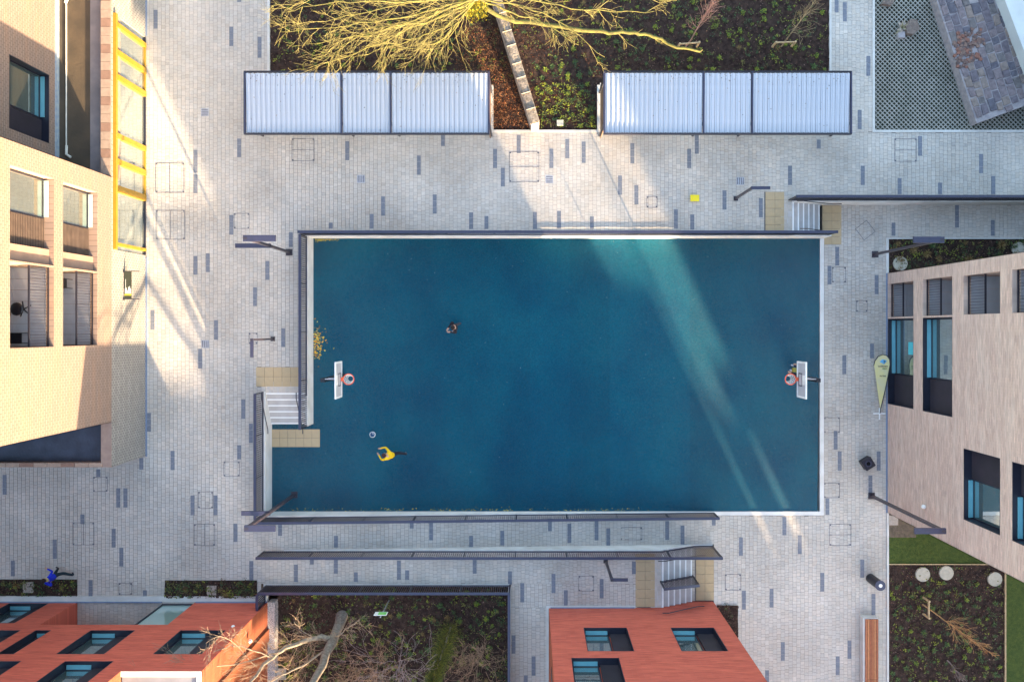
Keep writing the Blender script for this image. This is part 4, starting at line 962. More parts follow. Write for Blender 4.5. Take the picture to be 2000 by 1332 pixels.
def limb(points, r0, r1, twigs, tl, depth, rg, parent, m_limb, m_tw, name='limb', droop=.02, tr=.016, kids=3, n=6):
    pts = [Vector(p) for p in points]; out = []
    for k in range(len(pts) - 1):
        for j in range(5):
            f = j / 5; a = pts[max(k - 1, 0)]; b = pts[k]; c_ = pts[k + 1]; d = pts[min(k + 2, len(pts) - 1)]
            out.append(.5 * ((2 * b) + (-a + c_) * f + (2 * a - 5 * b + 4 * c_ - d) * f * f + (-a + 3 * b - 3 * c_ + d) * f ** 3))
    out.append(pts[-1]); N = len(out); rad = [r0 + (r1 - r0) * (k / (N - 1)) for k in range(N)]
    out = [o + Vector((rg.uniform(-1, 1), rg.uniform(-1, 1), rg.uniform(-1, 1))) * .05 for o in out]
    o = MB().tube(out, rad, 7).obj(name, m_limb, parent, smooth=True)
    tm = MB()
    for k in range(twigs):
        i = rg.randrange(int(N * .15), N - 1); base = (out[i + 1] - out[i]).normalized()
        side = Vector((rg.uniform(-1, 1), rg.uniform(-1, 1), rg.uniform(-.5, .7))).normalized()
        branch(tm, out[i], base + side * .75, tl * rg.uniform(.5, 1.2), tr, depth, rg, droop, .6, n, kids, .16)
    tw = tm.obj('twigs', m_tw, o); tw['kind'] = 'stuff'
    return o
rg = random.Random(31)
t = thing('bare_tree', 'big bare tree with mossy yellow branches spreading over the north bed', 'tree', (0, 0, 0))
TR = Vector(W(935, -60, 0)); 
MB().tube([TR, TR + Vector((.1, -.2, 2)), Vector(W(932, -25, 4.5)), Vector(W(930, -6, 6.5))], [.34, .28, .24, .16], 9).obj('trunk', M_BARK, t, smooth=True)
hub = W(930, -4, 6.4)
M_YTW = mat('yellow_twig', (.26, .225, .08), (.15, .13, .05), 5, .9)
for tips in ([(800, 30, 6.6), (680, 50, 6.4), (548, 62, 6.0)], [(800, 5, 7.2), (660, 5, 7), (560, 22, 6.5)], [(830, 45, 6.2), (720, 95, 5.9), (632, 128, 5.4)],
             [(850, 25, 6.5), (740, 60, 6.2), (600, 88, 5.8)], [(870, 50, 5.9), (800, 80, 5.6), (705, 110, 5.2)], [(890, 50, 5.6), (850, 85, 5.3), (770, 102, 5.0)],
             [(850, 0, 7), (730, 20, 6.8), (620, 45, 6.5)], [(900, 40, 5.8), (880, 70, 5.4), (835, 95, 5.0)], [(840, -15, 7.4), (720, -12, 7.4), (600, -5, 7.1)],
             [(820, 40, 6.3), (700, 75, 6.0), (640, 100, 5.5)], [(860, 35, 6.2), (770, 50, 6.2), (690, 60, 6)]):
    limb([hub] + [W(*q) for q in tips], .042, .010, 14, 1.2, 2, rg, t, M_MOSSY, M_YTW, droop=.03, tr=.010, kids=3)
for tips in ([(1010, 12, 6), (1090, 40, 5.8), (1180, 112, 5.4)], [(1030, 0, 6.6), (1140, 18, 6.4), (1280, 25, 6.0)], [(1020, -8, 7), (1160, -5, 7), (1320, 3, 6.8)],
             [(1000, 25, 5.8), (1060, 45, 5.6), (1130, 90, 5.2)]):
    limb([hub] + [W(*q) for q in tips], .045, .010, 10, 1.0, 2, rg, t, M_MOSSY, M_YTW, droop=.02, tr=.013, kids=3)
limb([W(930, 0, 5.6)] + [W(*q, 5.0) for q in ((985, 35), (1120, 58), (1190, 64), (1250, 66), (1290, 78), (1325, 95), (1372, 100))], .10, .05, 7, .8, 1, rg, t, M_MOSSY, M_YTW, tr=.012)
iv = MB(); rg = random.Random(3)
for _ in range(1500):
    a = rg.random() * 6.28; r = .62 * rg.random() ** .6; x, y, z = W(925, 10, 5.6); z += rg.gauss(0, .35)
    x += r * math.cos(a) * 1.0; y += r * math.sin(a) * .9; s_ = rg.uniform(.05, .10); tt = Vector((rg.uniform(-1, 1), rg.uniform(-1, 1), rg.uniform(-.5, .5))).normalized(); qq = tt.cross(Vector((.2, .3, 1))).normalized(); P = Vector((x, y, z))
    iv.face([tuple(P - tt * s_ * .5), tuple(P + qq * s_ * .4), tuple(P + tt * s_ * .5), tuple(P - qq * s_ * .4)], 0, rg.choice([(5.8, 2.7, .5), (3.6, 1.9, .5), (7, 3.2, .5), (1.4, 1.0, .4)]))
o = iv.obj('ivy', M_GREEN, t); o['kind'] = 'stuff'

def sapling(label, bu, bv, bz, tu, tv, tz, seed, m_tw, stakes=True, n=20, L=1.1, lab='sapling', su=None):
    rg = random.Random(seed); x, y, z = W(bu, bv, bz); t = thing('sapling', label, 'tree', (0, 0, 0))
    A = Vector((x, y, z)); B = Vector(W(tu, tv, tz)); 
    pts = [A.lerp(B, k / 6) + Vector((rg.uniform(-.03, .03), rg.uniform(-.03, .03), 0)) for k in range(7)]
    MB().tube(pts, [.035, .032, .028, .024, .018, .012, .006], 6).obj('trunk', m_tw, t, smooth=True)
    m = MB()
    for k in range(n):
        f = rg.uniform(.3, .95); p = A.lerp(B, f); d = (B - A).normalized(); s_ = Vector((rg.uniform(-1, 1), rg.uniform(-1, 1), rg.uniform(-.1, .6)))
        branch(m, p, d * .9 + s_.normalized() * .75, L * (1.15 - f) * rg.uniform(.6, 1.2), .012, 1, rg, -.02, .6, 5, 4, .12, minr=.005)
    o = m.obj('twigs', m_tw, t); o['kind'] = 'stuff'
    return t
def stake(label, p, q, z=0, h=.6):
    t = thing('tree_stake', label, 'tree stake', group='timber stake frames holding young trees')
    a, b = Vector(W(*p, h + z)), Vector(W(*q, h + z))
    for s_ in (a, b): MB().box(s_.x - .04, s_.x + .04, s_.y - .04, s_.y + .04, z, z + h + .04).obj('post', M_TIMBER, t)
    MB().beam((a.x, a.y, z + h - .05), (b.x, b.y, z + h - .05), .05, .10).obj('crossbar', M_TIMBER, t)
M_RTW = mat('reddish_twig', (.46, .26, .20), (.34, .18, .14), 6, .9); M_OTW = mat('orange_twig', (.50, .30, .14), (.36, .20, .09), 6, .9); M_BTW = mat('brown_twig', (.33, .25, .15), (.22, .17, .10), 6, .9)
sapling('young bare tree with reddish twigs tied to a stake frame behind the right shelter', 1340, 93, 0, 1402, -12, 4.2, 1, M_RTW, n=30, L=1.3)
stake('timber stake frame holding the reddish twigged young tree', (1328, 86), (1366, 83))
sapling('young bare tree with brown twigs by the right end of the north bed', 1525, 93, 0, 1600, -10, 4.2, 2, M_BTW, n=28, L=1.3)
stake('timber stake frame holding the brown twigged young tree', (1516, 83), (1554, 82))
sapling('young orange twigged tree leaning in the lower right bed', 1803, 1180, LO, 1948, 1285, 3.6, 3, M_OTW, n=32, L=1.3)
stake('pale timber stake frame beside the orange twigged young tree', (1815, 1174), (1815, 1207), LO)
sapling('small grey bare shrub near the bottom edge of the lower right bed', 1850, 1290, LO, 1885, 1328, .6, 5, mat('grey_twig', (.30, .24, .23), None, 6, .9), n=24, L=.7)

# bottom bed trees
t = thing('bare_tree', 'bare tree with pale limbs reaching over the left red building', 'tree'); rg = random.Random(77)
SB = -.45
MB().tube([W(668, 1202, SB), W(663, 1220, .4), W(654, 1240, 1.2), W(648, 1256, 1.9), W(636, 1277, 2.7), W(630, 1300, 3.5), W(612, 1330, 4.6), W(604, 1348, 5.2)], [.30, .25, .22, .24, .19, .18, .15, .14], 12).obj('trunk', M_BARK, t, smooth=True)
M_PB = mat('pale_bark', (.34, .28, .21), (.17, .14, .115), 8, .9, .5, 30); M_PT = mat('pale_twig', (.33, .24, .17), (.22, .155, .11), 6, .9)
limb([W(652, 1248, 1.6), W(620, 1245, 2.2), W(560, 1265, 3.2), W(515, 1300, 4.4), W(480, 1345, 5.6)], .125, .055, 20, 1.2, 2, rg, t, M_PB, M_PT, tr=.009, kids=3)
limb([W(530, 1285, 4.0), W(470, 1262, 5.0), W(420, 1272, 5.6), W(370, 1300, 6.0)], .035, .01, 10, .9, 2, rg, t, M_PT, M_PT, tr=.007, kids=3)
limb([W(545, 1275, 3.6), W(450, 1298, 5.6), W(380, 1300, 6.4), (300 - U0) * .0212 and W(300, 1312, 6.8)], .03, .01, 11, .9, 2, rg, t, M_PT, M_PT, tr=.007, kids=3)
limb([W(640, 1262, 2.0), W(590, 1300, 3.0), W(540, 1325, 4.0), W(500, 1350, 4.8)], .05, .02, 14, 1.0, 2, rg, t, M_PB, M_PT, tr=.011)
limb([W(655, 1245, 1.5), W(680, 1225, 2.4), W(705, 1210, 3.0)], .035, .01, 14, .8, 2, rg, t, M_PB, M_PT, tr=.010)
limb([W(650, 1255, 1.6), W(600, 1240, 2.2), W(575, 1215, 2.8)], .03, .01, 12, .8, 2, rg, t, M_PB, M_PT, tr=.010)
limb([W(500, 1300, 4.2), W(440, 1245, 6.0), W(400, 1255, 6.8)], .020, .008, 14, .8, 2, rg, t, M_PT, M_PT, tr=.009)
def shrub(label, u, v, h, Rr, seed, mtw, n=26):
    rg = random.Random(seed); x, y, _ = W(u, v, SB); t = thing('bare_shrub', label, 'shrub', (0, 0, 0)); m = MB(); A = Vector((x, y, SB))
    MB().tube([A, A + Vector((.02, -.02, h * .35))], [.035, .02], 6).obj('trunk', mtw, t)
    for k in range(n):
        branch(m, A + Vector((rg.gauss(0, .38) * Rr, rg.gauss(0, .38) * Rr, rg.uniform(0, h * .25))), Vector((rg.uniform(-1, 1) * Rr, rg.uniform(-1, 1) * Rr, rg.uniform(.6, 1.6))), h * rg.uniform(.4, .9), .013, 2, rg, .0, .8, 6, 3, .30)
    o = m.obj('twigs', mtw, t); o['kind'] = 'stuff'
M_GTW = mat('grey_birch_twig', (.36, .28, .27), (.27, .20, .20), 6, .9); M_DRY = mat('dry_twig', (.42, .27, .18), (.30, .19, .12), 6, .9)
shrub('slender grey bare shrub in the middle of the sunken bed', 785, 1290, 3.4, .5, 1, M_GTW, 18)
shrub('dry brown twiggy shrub left of the green conifer', 745, 1290, 1.5, 1.3, 2, M_DRY, 34)
shrub('dry brown twiggy shrub right of the green conifer', 925, 1285, 1.7, 1.2, 3, M_DRY, 36)
shrub('dry brown twiggy shrub at the bottom edge near the tree trunk', 690, 1320, 1.4, 1.4, 4, M_DRY, 30)
shrub('low brown twiggy shrub between tree trunk and gravel strip', 590, 1275, 1.3, 1.3, 6, M_DRY, 26)
# feathery green conifer
t = thing('conifer', 'feathery yellow-green conifer leaning out of the sunken bed', 'tree'); rg = random.Random(8)
A = Vector(W(892, 1205, SB)); B = Vector(W(862, 1372, 4.6)); A = Vector((W(880, 1225, SB)[0], W(880, 1225, SB)[1], SB)); B = A + Vector((-.55, -1.3, 4.6))
MB().tube([A, A.lerp(B, .5), B], [.06, .045, .01], 6).obj('trunk', M_BARK, t)
m = MB(); 
for k in range(6500):
    f = rg.random() ** .8; p = A.lerp(B, f) ; r = ((1 - f) * .45 + .16) * (1 + .45 * math.sin(f * 23 + math.sin(k * .001) * 3)); a = rg.random() * 6.28; rr = r * rg.uniform(.2, 1)
    p = p + Vector((math.cos(a) * rr, math.sin(a) * rr, rg.uniform(-.15, .1))); d = Vector((math.cos(a), math.sin(a), rg.uniform(.1, .9))).normalized(); l = rg.uniform(.08, .2); q = d.cross(Vector((0, 0, 1))).normalized() * .012
    m.face([tuple(p - q), tuple(p + q), tuple(p + d * l)], 0, rg.choice([(1.9, 1.2, .5), (1.2, .9, .5), (3.2, 1.9, .8), (.5, .5, .4)]))
o = m.obj('crown', M_GREEN, t); o['kind'] = 'stuff'
# plant label sign
t = thing('bed_sign', 'white and green sign board on a slim grey post in the sunken bed', 'sign')
x, y, _ = W(760, 1172, SB); 
MB().tube([(x, y, SB), (x, y, 1.75)], .03, 6).obj('post', mat('galvanised', (.4, .42, .44), None, 4, .4, metal=.4), t)
MB().box(x - .34, x + .26, y + .03, y + .05, 1.2, 1.62).obj('board', MATS['white_plastic'], t)
MB().box(x - .16, x + .22, y + .051, y + .055, 1.24, 1.58).obj('green_print', mat('sign_green', (.14, .48, .12), (.30, .62, .18), 4, .6), t)

# ------------------------------------------------------------------ round slabs, square slabs in beds
for lab, u, v, z in (('left one of two adjoining round concrete discs below the lawn', 1803, 1122, LO), ('right one of two adjoining round concrete discs below the lawn', 1849, 1119, LO),
                     ('round concrete disc in the corner of the lower right bed beside the timber edging', 1944, 1131, LO), ('round concrete disc at the left end of the bed above the right building', 1759, 515, LO),
                     ('round concrete disc at the right photo edge above the building', 1991, 487, LO)):
    x, y, _ = W(u, v, z + .06); m = MB().disc(x, y, z - .05, z + .05, .355, 28).torus((x, y, z + .045), .33, .012)
    m.obj('concrete_disc', mat('disc_concrete', (.46, .42, .35), (.38, .35, .29), 6, .9, .2, 30), label=lab, cat='cover')
for lab, u, v, z, s_ in (('square stone slab in the strip bed at the bottom left corner', 55, 1147, .02, .26), ('square stone slab in the strip bed left of the sunken bed', 413, 1153, .02, .23),
                         ('square stone slab beside the gravel strip in the sunken bed', 547, 1316, SB + .05, .28), ('square stone slab on the bare ground by the lawn', 1745, 1016, LO + .03, .24)):
    x, y, _ = W(u, v, z + .03); MB().box(x - s_, x + s_, y - s_, y + s_, z - .05, z + .03).obj('stone_slab', mat('slab_stone', (.38, .33, .29), (.30, .26, .23), 7, .9, .3, 30), label=lab, cat='slab')

# ------------------------------------------------------------------ covers and drains
COV = [('double', 304, 319, 360, 377, 'v', 'double inspection cover left of the yellow shopfront middle'), ('double', 305, 411, 361, 468, 'v', 'double inspection cover near the lower end of the yellow shopfront'),
       ('double', 570, 271, 614, 315, 'h', 'inspection cover just below the left shelter'), ('double', 995, 297, 1053, 356, 'h', 'large inspection cover in the sunlit band below the shelter gap'),
       ('', 457, 417, 487, 447, '', 'small inspection cover above the top left lamp post'), ('double', 1747, 271, 1790, 316, 'h', 'inspection cover below the grass grid area'),
       ('double', 142, 1020, 184, 1064, 'v', 'inspection cover above the walking person in blue'), ('double', 379, 1023, 420, 1065, 'v', 'inspection cover above the strip bed left of the ramp'),
       ('', 1212, 1029, 1254, 1054, '', 'inspection cover on the ramp'), ('', 1130, 1124, 1160, 1154, '', 'inspection cover left of the low lamp by the right red building'),
       ('double', 1620, 1023, 1662, 1065, 'h', 'inspection cover below the bottom right corner of the court'), ('', 1672, 587, 1694, 609, '', 'smallest cover right of the court near the right building'),
       ('', 1625, 522, 1652, 552, '', 'cover beside the top right corner of the court'), ('', 1609, 815, 1640, 845, '', 'cover at the right edge of the court below the hoop'),
       ('', 1609, 943, 1640, 972, '', 'cover at the right edge of the court near its bottom corner'), ('', 387, 960, 416, 992, '', 'pale inspection cover left of the bottom left lamp post'),
       ('', 232, 1138, 258, 1161, '', 'small cover between the two strip beds'), ('', 1263, 384, 1284, 406, '', 'small cover north of the court in the sunlit stripes'),
       ('', 182, 931, 210, 960, '', 'cover below the corner of the buff brick building'), ('', 1416, 1121, 1447, 1152, '', 'cover right of the bottom stair'),
       ('', 437, 901, 468, 930, '', 'faint cover left of the court notch railing'), ('', 486, 650, 503, 672, '', 'small cover under the low lamp arm left of the court')]
for kind, u0, v0, u1, v1, dv, lab in COV:
    z = level_at((u0 + u1) / 2, (v0 + v1) / 2); z = ramp_z((u0 + u1) / 2 / 40 - 25.9) if z == 'r' else z
    k = (H - z) / F; x0, x1, y0, y1 = (u0 - U0) * k, (u1 - U0) * k, (V0 - v1) * k, (V0 - v0) * k
    t = thing('inspection_cover', lab, 'cover', group='paver filled inspection covers'); w = .009; a = z + .006; b_ = z + .012; m = MB()
    m.box(x0, x1, y0, y0 + w * 2, a, b_).box(x0, x1, y1 - w * 2, y1, a, b_).box(x0, x0 + w * 2, y0 + w * 2, y1 - w * 2, a, b_).box(x1 - w * 2, x1, y0 + w * 2, y1 - w * 2, a, b_)
    if dv == 'v': m.box((x0 + x1) / 2 - w, (x0 + x1) / 2 + w, y0 + .02, y1 - .02, a, b_)
    if dv == 'h': m.box(x0 + .02, x1 - .02, (y0 + y1) / 2 - w, (y0 + y1) / 2 + w, a, b_)
    m.obj('frame', M_METAL, t)
    for cx in (x0 + .05, x1 - .05):
        for cy in (y0 + .05, y1 - .05): MB().disc(cx, cy, a + .001, b_ + .003, .035, 8).obj('lifting_point', M_METAL, t)
x, y, _ = W(1690, 450, LO); t = thing('inspection_cover', 'cover set diagonally in the paving east of the top right stair', 'cover', (x, y, LO), R(38), 'paver filled inspection covers')
m = MB(); s_ = .36
for a in range(4):
    pass
m.box(-s_, s_, -s_, -s_ + .018, .006, .012).box(-s_, s_, s_ - .018, s_, .006, .012).box(-s_, -s_ + .018, -s_ + .018, s_ - .018, .006, .012).box(s_ - .018, s_, -s_ + .018, s_ - .018, .006, .012).obj('frame', M_METAL, t)
for u, v, ax, lab in ((400, 220, 'h', 'slotted drain on the sunlit paving right of the shopfront'), (705, 350, 'v', 'slotted drain below the left shelter'), (1073, 351, 'h', 'slotted drain beside the large cover in the sunlit band'),
                      (1446, 354, 'v', 'slotted drain above the low lamp north of the court'), (401, 672, 'v', 'slotted drain left of the low lamp post by the west railing')):
    x, y, _ = W(u, v, 0); t = thing('drain_grate', lab, 'drain', group='small slotted drains'); MB().box(x - .19, x + .19, y - .19, y + .19, .005, .009).obj('frame', mat('drain_pale', (.42, .44, .50), None, 6, .6), t)
    for k in range(4):
        c_ = -.135 + .09 * k
        (MB().box(x - .16, x + .16, y + c_ - .02, y + c_ + .02, .0095, .013) if ax == 'h' else MB().box(x + c_ - .02, x + c_ + .02, y - .16, y + .16, .0095, .013)).obj('slot', M_METAL, t)

# ------------------------------------------------------------------ street furniture and small things
t = thing('litter_bin', 'square dark bin turned at an angle with a round hole, by the right building', 'bin', W(1690, 903, LO), R(32))
MB().box(-.25, .25, -.25, .25, 0, .32).obj('body', M_BLACK, t)
MB().prism([(-.27, -.24), (-.24, -.27), (.24, -.27), (.27, -.24), (.27, .24), (.24, .27), (-.24, .27), (-.27, .24)], .321, .36).obj('lid', M_FENCE, t)
MB().torus((0, 0, .365), .13, .03, 24, 8).obj('rim', M_RAIL, t); MB().disc(0, 0, .3605, .364, .10, 20).obj('hole', mat('void_black', (.003, .003, .005), None, 3, .9), t)
t = thing('litter_bin', 'tall round dark bin with a white circle on top, left of the lower right bed', 'bin', W(1700, 1129, LO))
MB().disc(0, 0, 0, 1.05, .23, 28).obj('body', M_BLACK, t); MB().disc(0, 0, 1.051, 1.10, .25, 28).obj('lid', M_RAIL, t); MB().disc(0, 0, 1.101, 1.106, .09, 20).obj('white_disc', MATS['white_plastic'], t)
t = thing('bench', 'long bench with reddish timber slats on a pale base at the bottom right', 'bench')
zb = LO; MB().box(16.50, 17.24, -20.5, -14.28, zb, zb + .36).obj('base', M_KERB, t)
for k in range(6):
    x = 16.60 + k * .108
    for (ya, yb) in ((-14.34, -17.3), (-17.32, -20.4)): MB().box(x, x + .088, ya, yb, zb + .362, zb + .43).obj('slat', mat('slat_timber%d' % (k % 3), [(.36, .13, .06), (.44, .18, .08), (.30, .10, .05)][k % 3], None, 6, .6, .2, 40), t)
x, y, _ = W(1356, 388, 0); t = thing('yellow_box', 'small bright yellow plastic box lying on the paving north of the court', 'box', (x, y, 0))
MB().box(-.19, .19, -.13, .13, 0, .10).obj('tub', mat('yellow_plastic', (.80, .62, .02), None, 3, .4), t); MB().box(-.215, .215, -.155, .155, .101, .12).obj('lid', mat('yellow_lid', (.88, .70, .03), None, 3, .4), t)

# feather flag lying along the facade
t = thing('feather_flag', 'pale yellow teardrop flag with a blue emblem beside the right building', 'flag', W(1717, 797, LO))
zf = .35; TL = 2.72
fl = []; outline = [(0, 0), (-.10, .45), (-.24, 1.1), (-.36, 1.75), (-.47, 2.18), (-.43, 2.38), (-.30, 2.58), (-.08, 2.68), (.12, 2.62), (.26, 2.45), (.30, 2.2), (.25, 1.7), (.15, .9), (.07, .4)]
Hh = lambda s: .12 + s * .16
m = MB(); m.v = [(a, b_, Hh(b_)) for a, b_ in outline]; m.f = [tuple(range(len(outline)))]; m.m = [0]; m.c = [None]
M_FLAG = mat('flag_cloth', (.66, .60, .28), (.60, .56, .34), 2.2, .8)
m.v += [(a, b_, Hh(b_) - .006) for a, b_ in outline]; nO = len(outline); m.f.append(tuple(range(2 * nO - 1, nO - 1, -1))); m.m.append(0); m.c.append(None)
m.obj('cloth', M_FLAG, t)
MB().tube([(.02, -.25, .05), (.02, 0, .13)] + [(a + .015, b_, Hh(b_) + .0) for a, b_ in ((.08, .4), (.16, .9), (.26, 1.7), (.315, 2.2), (.28, 2.46), (.13, 2.64), (-.08, 2.70), (-.31, 2.60), (-.45, 2.39), (-.49, 2.16))], .020, 6).obj('pole', M_FENCE, t)
MB().box(-.30, .30, -.30, -.24, 0, .03).box(-.03, .03, -.56, .02, .031, .05).obj('foot', MATS['white_plastic'], t)
em = MB(); 
for (a, b_, r) in ((-.05, 2.36, .10), (.06, 2.36, .07), (-.14, 2.34, .05), (0, 2.28, .06)): em.disc(a, b_, Hh(b_) + .004, Hh(b_) + .02, r, 12)
em.obj('emblem', mat('emblem_blue', (.16, .42, .66), None, 3, .7), t)
def text(body, loc, size, m, parent, rot=(0, 0, 0), name='lettering', align='CENTER'):
    cu = bpy.data.curves.new(name, 'FONT'); cu.body = body; cu.size = size; cu.align_x = align; cu.extrude = .003; cu.materials.append(m)
    o = bpy.data.objects.new('tmp', cu); COL.objects.link(o); bpy.context.view_layer.update(); me = bpy.data.meshes.new_from_object(o.evaluated_get(bpy.context.evaluated_depsgraph_get())); bpy.data.objects.remove(o)
    return link(name, me, parent, loc, rot)
M_INK = mat('ink_dark', (.10, .09, .12), None, 3, .7); M_INKG = mat('ink_green', (.08, .20, .06), None, 3, .7)
tilt = math.atan(.16)
text('landscape', (-.03, 2.08, Hh(2.08) + .012), .125, M_INK, t, (tilt, 0, 0)); text('start', (.07, 1.96, Hh(1.96) + .012), .13, M_INKG, t, (tilt, 0, 0))
text('to live', (.0, 1.60, Hh(1.6) + .012), .12, M_INK, t, (tilt, 0, 0))

# basketball hoops
def hoop(label, sx, bx, by, rimx):
    t = thing('basketball_hoop', label, 'hoop', (0, 0, 0), 0, 'basketball hoops at the ends of the blue court')
    zb = 2.0; zt = 3.06; L = .78; px = bx + sx * .62
    o = MB().box(bx - .02, bx + .02, by - L, by + L, zb, zt).obj('backboard', mat('board_grey', (.46, .46, .50), (.40, .40, .44), 2, .4), t)
    f = MB(); xx = bx - sx * .024
    a, b_ = sorted((bx - sx * .045, bx + sx * .021))
    f.box(a, b_, by - L - .05, by - L + .035, zb - .03, zt + .04).box(a, b_, by + L - .035, by + L + .05, zb - .03, zt + .04).box(a, b_, by - L + .035, by + L - .035, zt - .03, zt + .04).box(a, b_, by - L + .035, by + L - .035, zb - .03, zb + .04)
    f.obj('frame', MATS['white_plastic'], o)
    f = MB(); a, b_ = sorted((bx - sx * .022, bx - sx * .03)); f.box(a, b_, by - .30, by - .255, zb + .15, zb + .60).box(a, b_, by + .255, by + .30, zb + .15, zb + .60).box(a, b_, by - .255, by + .255, zb + .555, zb + .60).box(a, b_, by - .255, by + .255, zb + .15, zb + .195)
    f.obj('target_square', mat('square_black', (.05, .05, .07), None, 3, .5), o)
    MB().box(min(bx - sx * .021, bx - sx * .028), max(bx - sx * .021, bx - sx * .028), by - .22, by + .22, zb + .62, zb + .95).obj('white_panel', MATS['white_plastic'], o)
    rz = LO + 3.05; M_RIM = mat('rim_orange', (.82, .13, .06), None, 3, .4)
    MB().torus((rimx, by, rz), .245, .022, 32, 8).obj('rim', M_RIM, t)
    a, b_ = sorted((bx - sx * .02, rimx + sx * .24)); MB().box(a, b_, by - .09, by + .09, rz - .03, rz + .02).obj('bracket', M_RIM, t)
    net = MB(); n = 12
    for k in range(n):
        for sgn in (1, -1):
            pts = []
            for j in range(5):
                a = 2 * math.pi * (k + sgn * j * .5) / n; r = .235 - .030 * j if j < 4 else .125; pts.append((rimx + r * math.cos(a), by + r * math.sin(a), rz - .02 - j * .10))
            net.tube(pts, .011, 4, cap=False)
    o2 = net.obj('net', MATS['white_plastic'], t); o2['kind'] = 'stuff'
    MB().box(px - .09, px + .09, by - .09, by + .09, LO, 2.9).obj('pole', M_BLACK, t)
    for zz in (2.2, 2.8): MB().beam((px, by + .05, zz), (bx + sx * .03, by + .05, zz), .05, .05).obj('arm', mat('arm_grey', (.35, .36, .40), None, 3, .4), t)
    MB().beam((px, by - .06, 1.5), (bx + sx * .03, by - .06, 2.6), .035, .035).obj('brace', M_BLACK, t)
hoop('basketball hoop at the left end of the blue court', -1, -8.72, -2.30, -8.34)
hoop('basketball hoop at the right end of the court with a person beneath', 1, 12.38, -2.30, 11.99)
x, y, _ = W(728.5, 848, LO); t = thing('ball', 'small blue ball with white bands near the person in yellow', 'ball', (x, y, LO + .12))
MB().sphere((0, 0, 0), .12, 16, 10).obj('ball_skin', mat('ball_blue', (.02, .07, .16), None, 3, .5), t)
MB().torus((0, 0, .0), .13, .022, 24, 6).obj('white_band', MATS['white_plastic'], t); MB().torus((.02, .03, .085), .045, .014, 12, 5).obj('white_patch', MATS['white_plastic'], t)

# balcony chairs
def chair(label, loc, rz, office=False):
    t = thing('chair', label, 'chair', loc, rz)
    if office:
        MB().sphere((0, 0, .48), .26, 12, 6, sc=(1, 1, .22)).obj('seat', M_BLACK, t); MB().sphere((-.24, 0, .78), .25, 12, 8, sc=(.25, .9, 1)).obj('backrest', M_BLACK, t)
        MB().tube([(0, 0, .07), (0, 0, .45)], .03, 6).obj('column', M_BLACK, t)
        for k in range(5): a = k * 1.2566; MB().beam((0, 0, .08), (.32 * math.cos(a), .32 * math.sin(a), .05), .04, .03).obj('leg', M_BLACK, t)
    else:
        MB().box(-.22, .22, -.21, .21, .42, .46).obj('seat', M_BLACK, t); MB().box(-.24, -.20, -.21, .21, .52, .85).obj('backrest', M_BLACK, t)
        for a in (-.2, .2):
            for b_ in (-.19, .19): MB().box(a - .015, a + .015, b_ - .015, b_ + .015, 0, .42).obj('leg', M_BLACK, t)
        for b_ in (-.2, .2): MB().box(-.23, -.2, b_ - .012, b_ + .012, .46, .52).obj('back_post', M_BLACK, t)
chair('black office chair on the upper balcony of the buff building', (-19.85, .78, 7.22), .5, True)
chair('black chair at the lower end of the upper balcony', (-19.9, -.35, 7.22), 0)
chair('black chair on the lower balcony of the buff building', (-20.0, 1.95, 4.21), 3.14)

# ------------------------------------------------------------------ grass grid area and ruined stone
MB().box(16.84, 34, 9.72, 22, -.4, -.055).obj('grid_soil', mat('grid_soil', (.035, .038, .022), (.018, .022, .014), 9, .95, .5, 20), kind='structure')
m = MB(); per = .228; x0, x1, y0, y1 = 16.86, 26.2, 9.74, 17.2
def clipseg(c0, sg):
    pts = []   # line y = sg*x + c0
    for X in (x0, x1):
        Y = sg * X + c0
        if y0 <= Y <= y1: pts.append((X, Y))
    for Y in (y0, y1):
        X = (Y - c0) / sg
        if x0 < X < x1: pts.append((X, Y))
    return pts[:2] if len(pts) >= 2 else None
for sg, dz in ((1, 0), (-1, .003)):
    k = -200
    while k < 220:
        s_ = clipseg(k * per + (-7.13 if sg == 1 else 26.4), sg); k += 1
        if s_: m.beam((*s_[0], -.02 + dz), (*s_[1], -.02 + dz), .038, .06)
o = m.obj('grass_grid', mat('grid_plastic', (.36, .355, .33), (.27, .275, .25), 1.5, .8, dirt=.25), kind='stuff')
poly = [W(1826, -12, .55), W(1950, -12, .55), W(2010, 150, .55), W(2010, 204, .55), W(1909, 241, .55)]
poly = [(p[0], p[1]) for p in poly]
t = thing('stone_platform', 'slanting old stone platform of dark cobbles at the top right corner', 'stone platform')
MB().prism(poly, -.2, .50).obj('mortar_bed', mat('mortar_grey', (.33, .30, .31), (.24, .22, .24), 5, .95, .5, 20), t)
def inside(x, y, P, mrg=0):
    n = len(P); r = False; j = n - 1
    for i in range(n):
        if (P[i][1] > y) != (P[j][1] > y) and x < (P[j][0] - P[i][0]) * (y - P[i][1]) / (P[j][1] - P[i][1]) + P[i][0]: r = not r
        j = i
    return r
dv = Vector((poly[4][0] - poly[0][0], poly[4][1] - poly[0][1])); dv.normalize(); nv = Vector((-dv.y, dv.x)); nv = nv if nv.x > 0 else -nv
red = [W(q[0], q[1], .55)[:2] for q in ((1866, 80), (1903, 54), (1921, 92), (1913, 108), (1872, 132))]
SM = [mat('cobble%d' % k, c, tuple(x * .65 for x in c), 6, .9, .6, 22) for k, c in enumerate([(.16, .14, .165), (.21, .175, .19), (.125, .12, .15), (.25, .205, .19), (.17, .155, .16)])]
RM = [mat('red_rubble%d' % k, c, tuple(x * .6 for x in c), 9, .95, .7, 25) for k, c in enumerate([(.27, .13, .10), (.20, .13, .115), (.24, .16, .135), (.16, .115, .11)])]
rg = random.Random(12); O = Vector(poly[0]); r_ = .06; row = 0
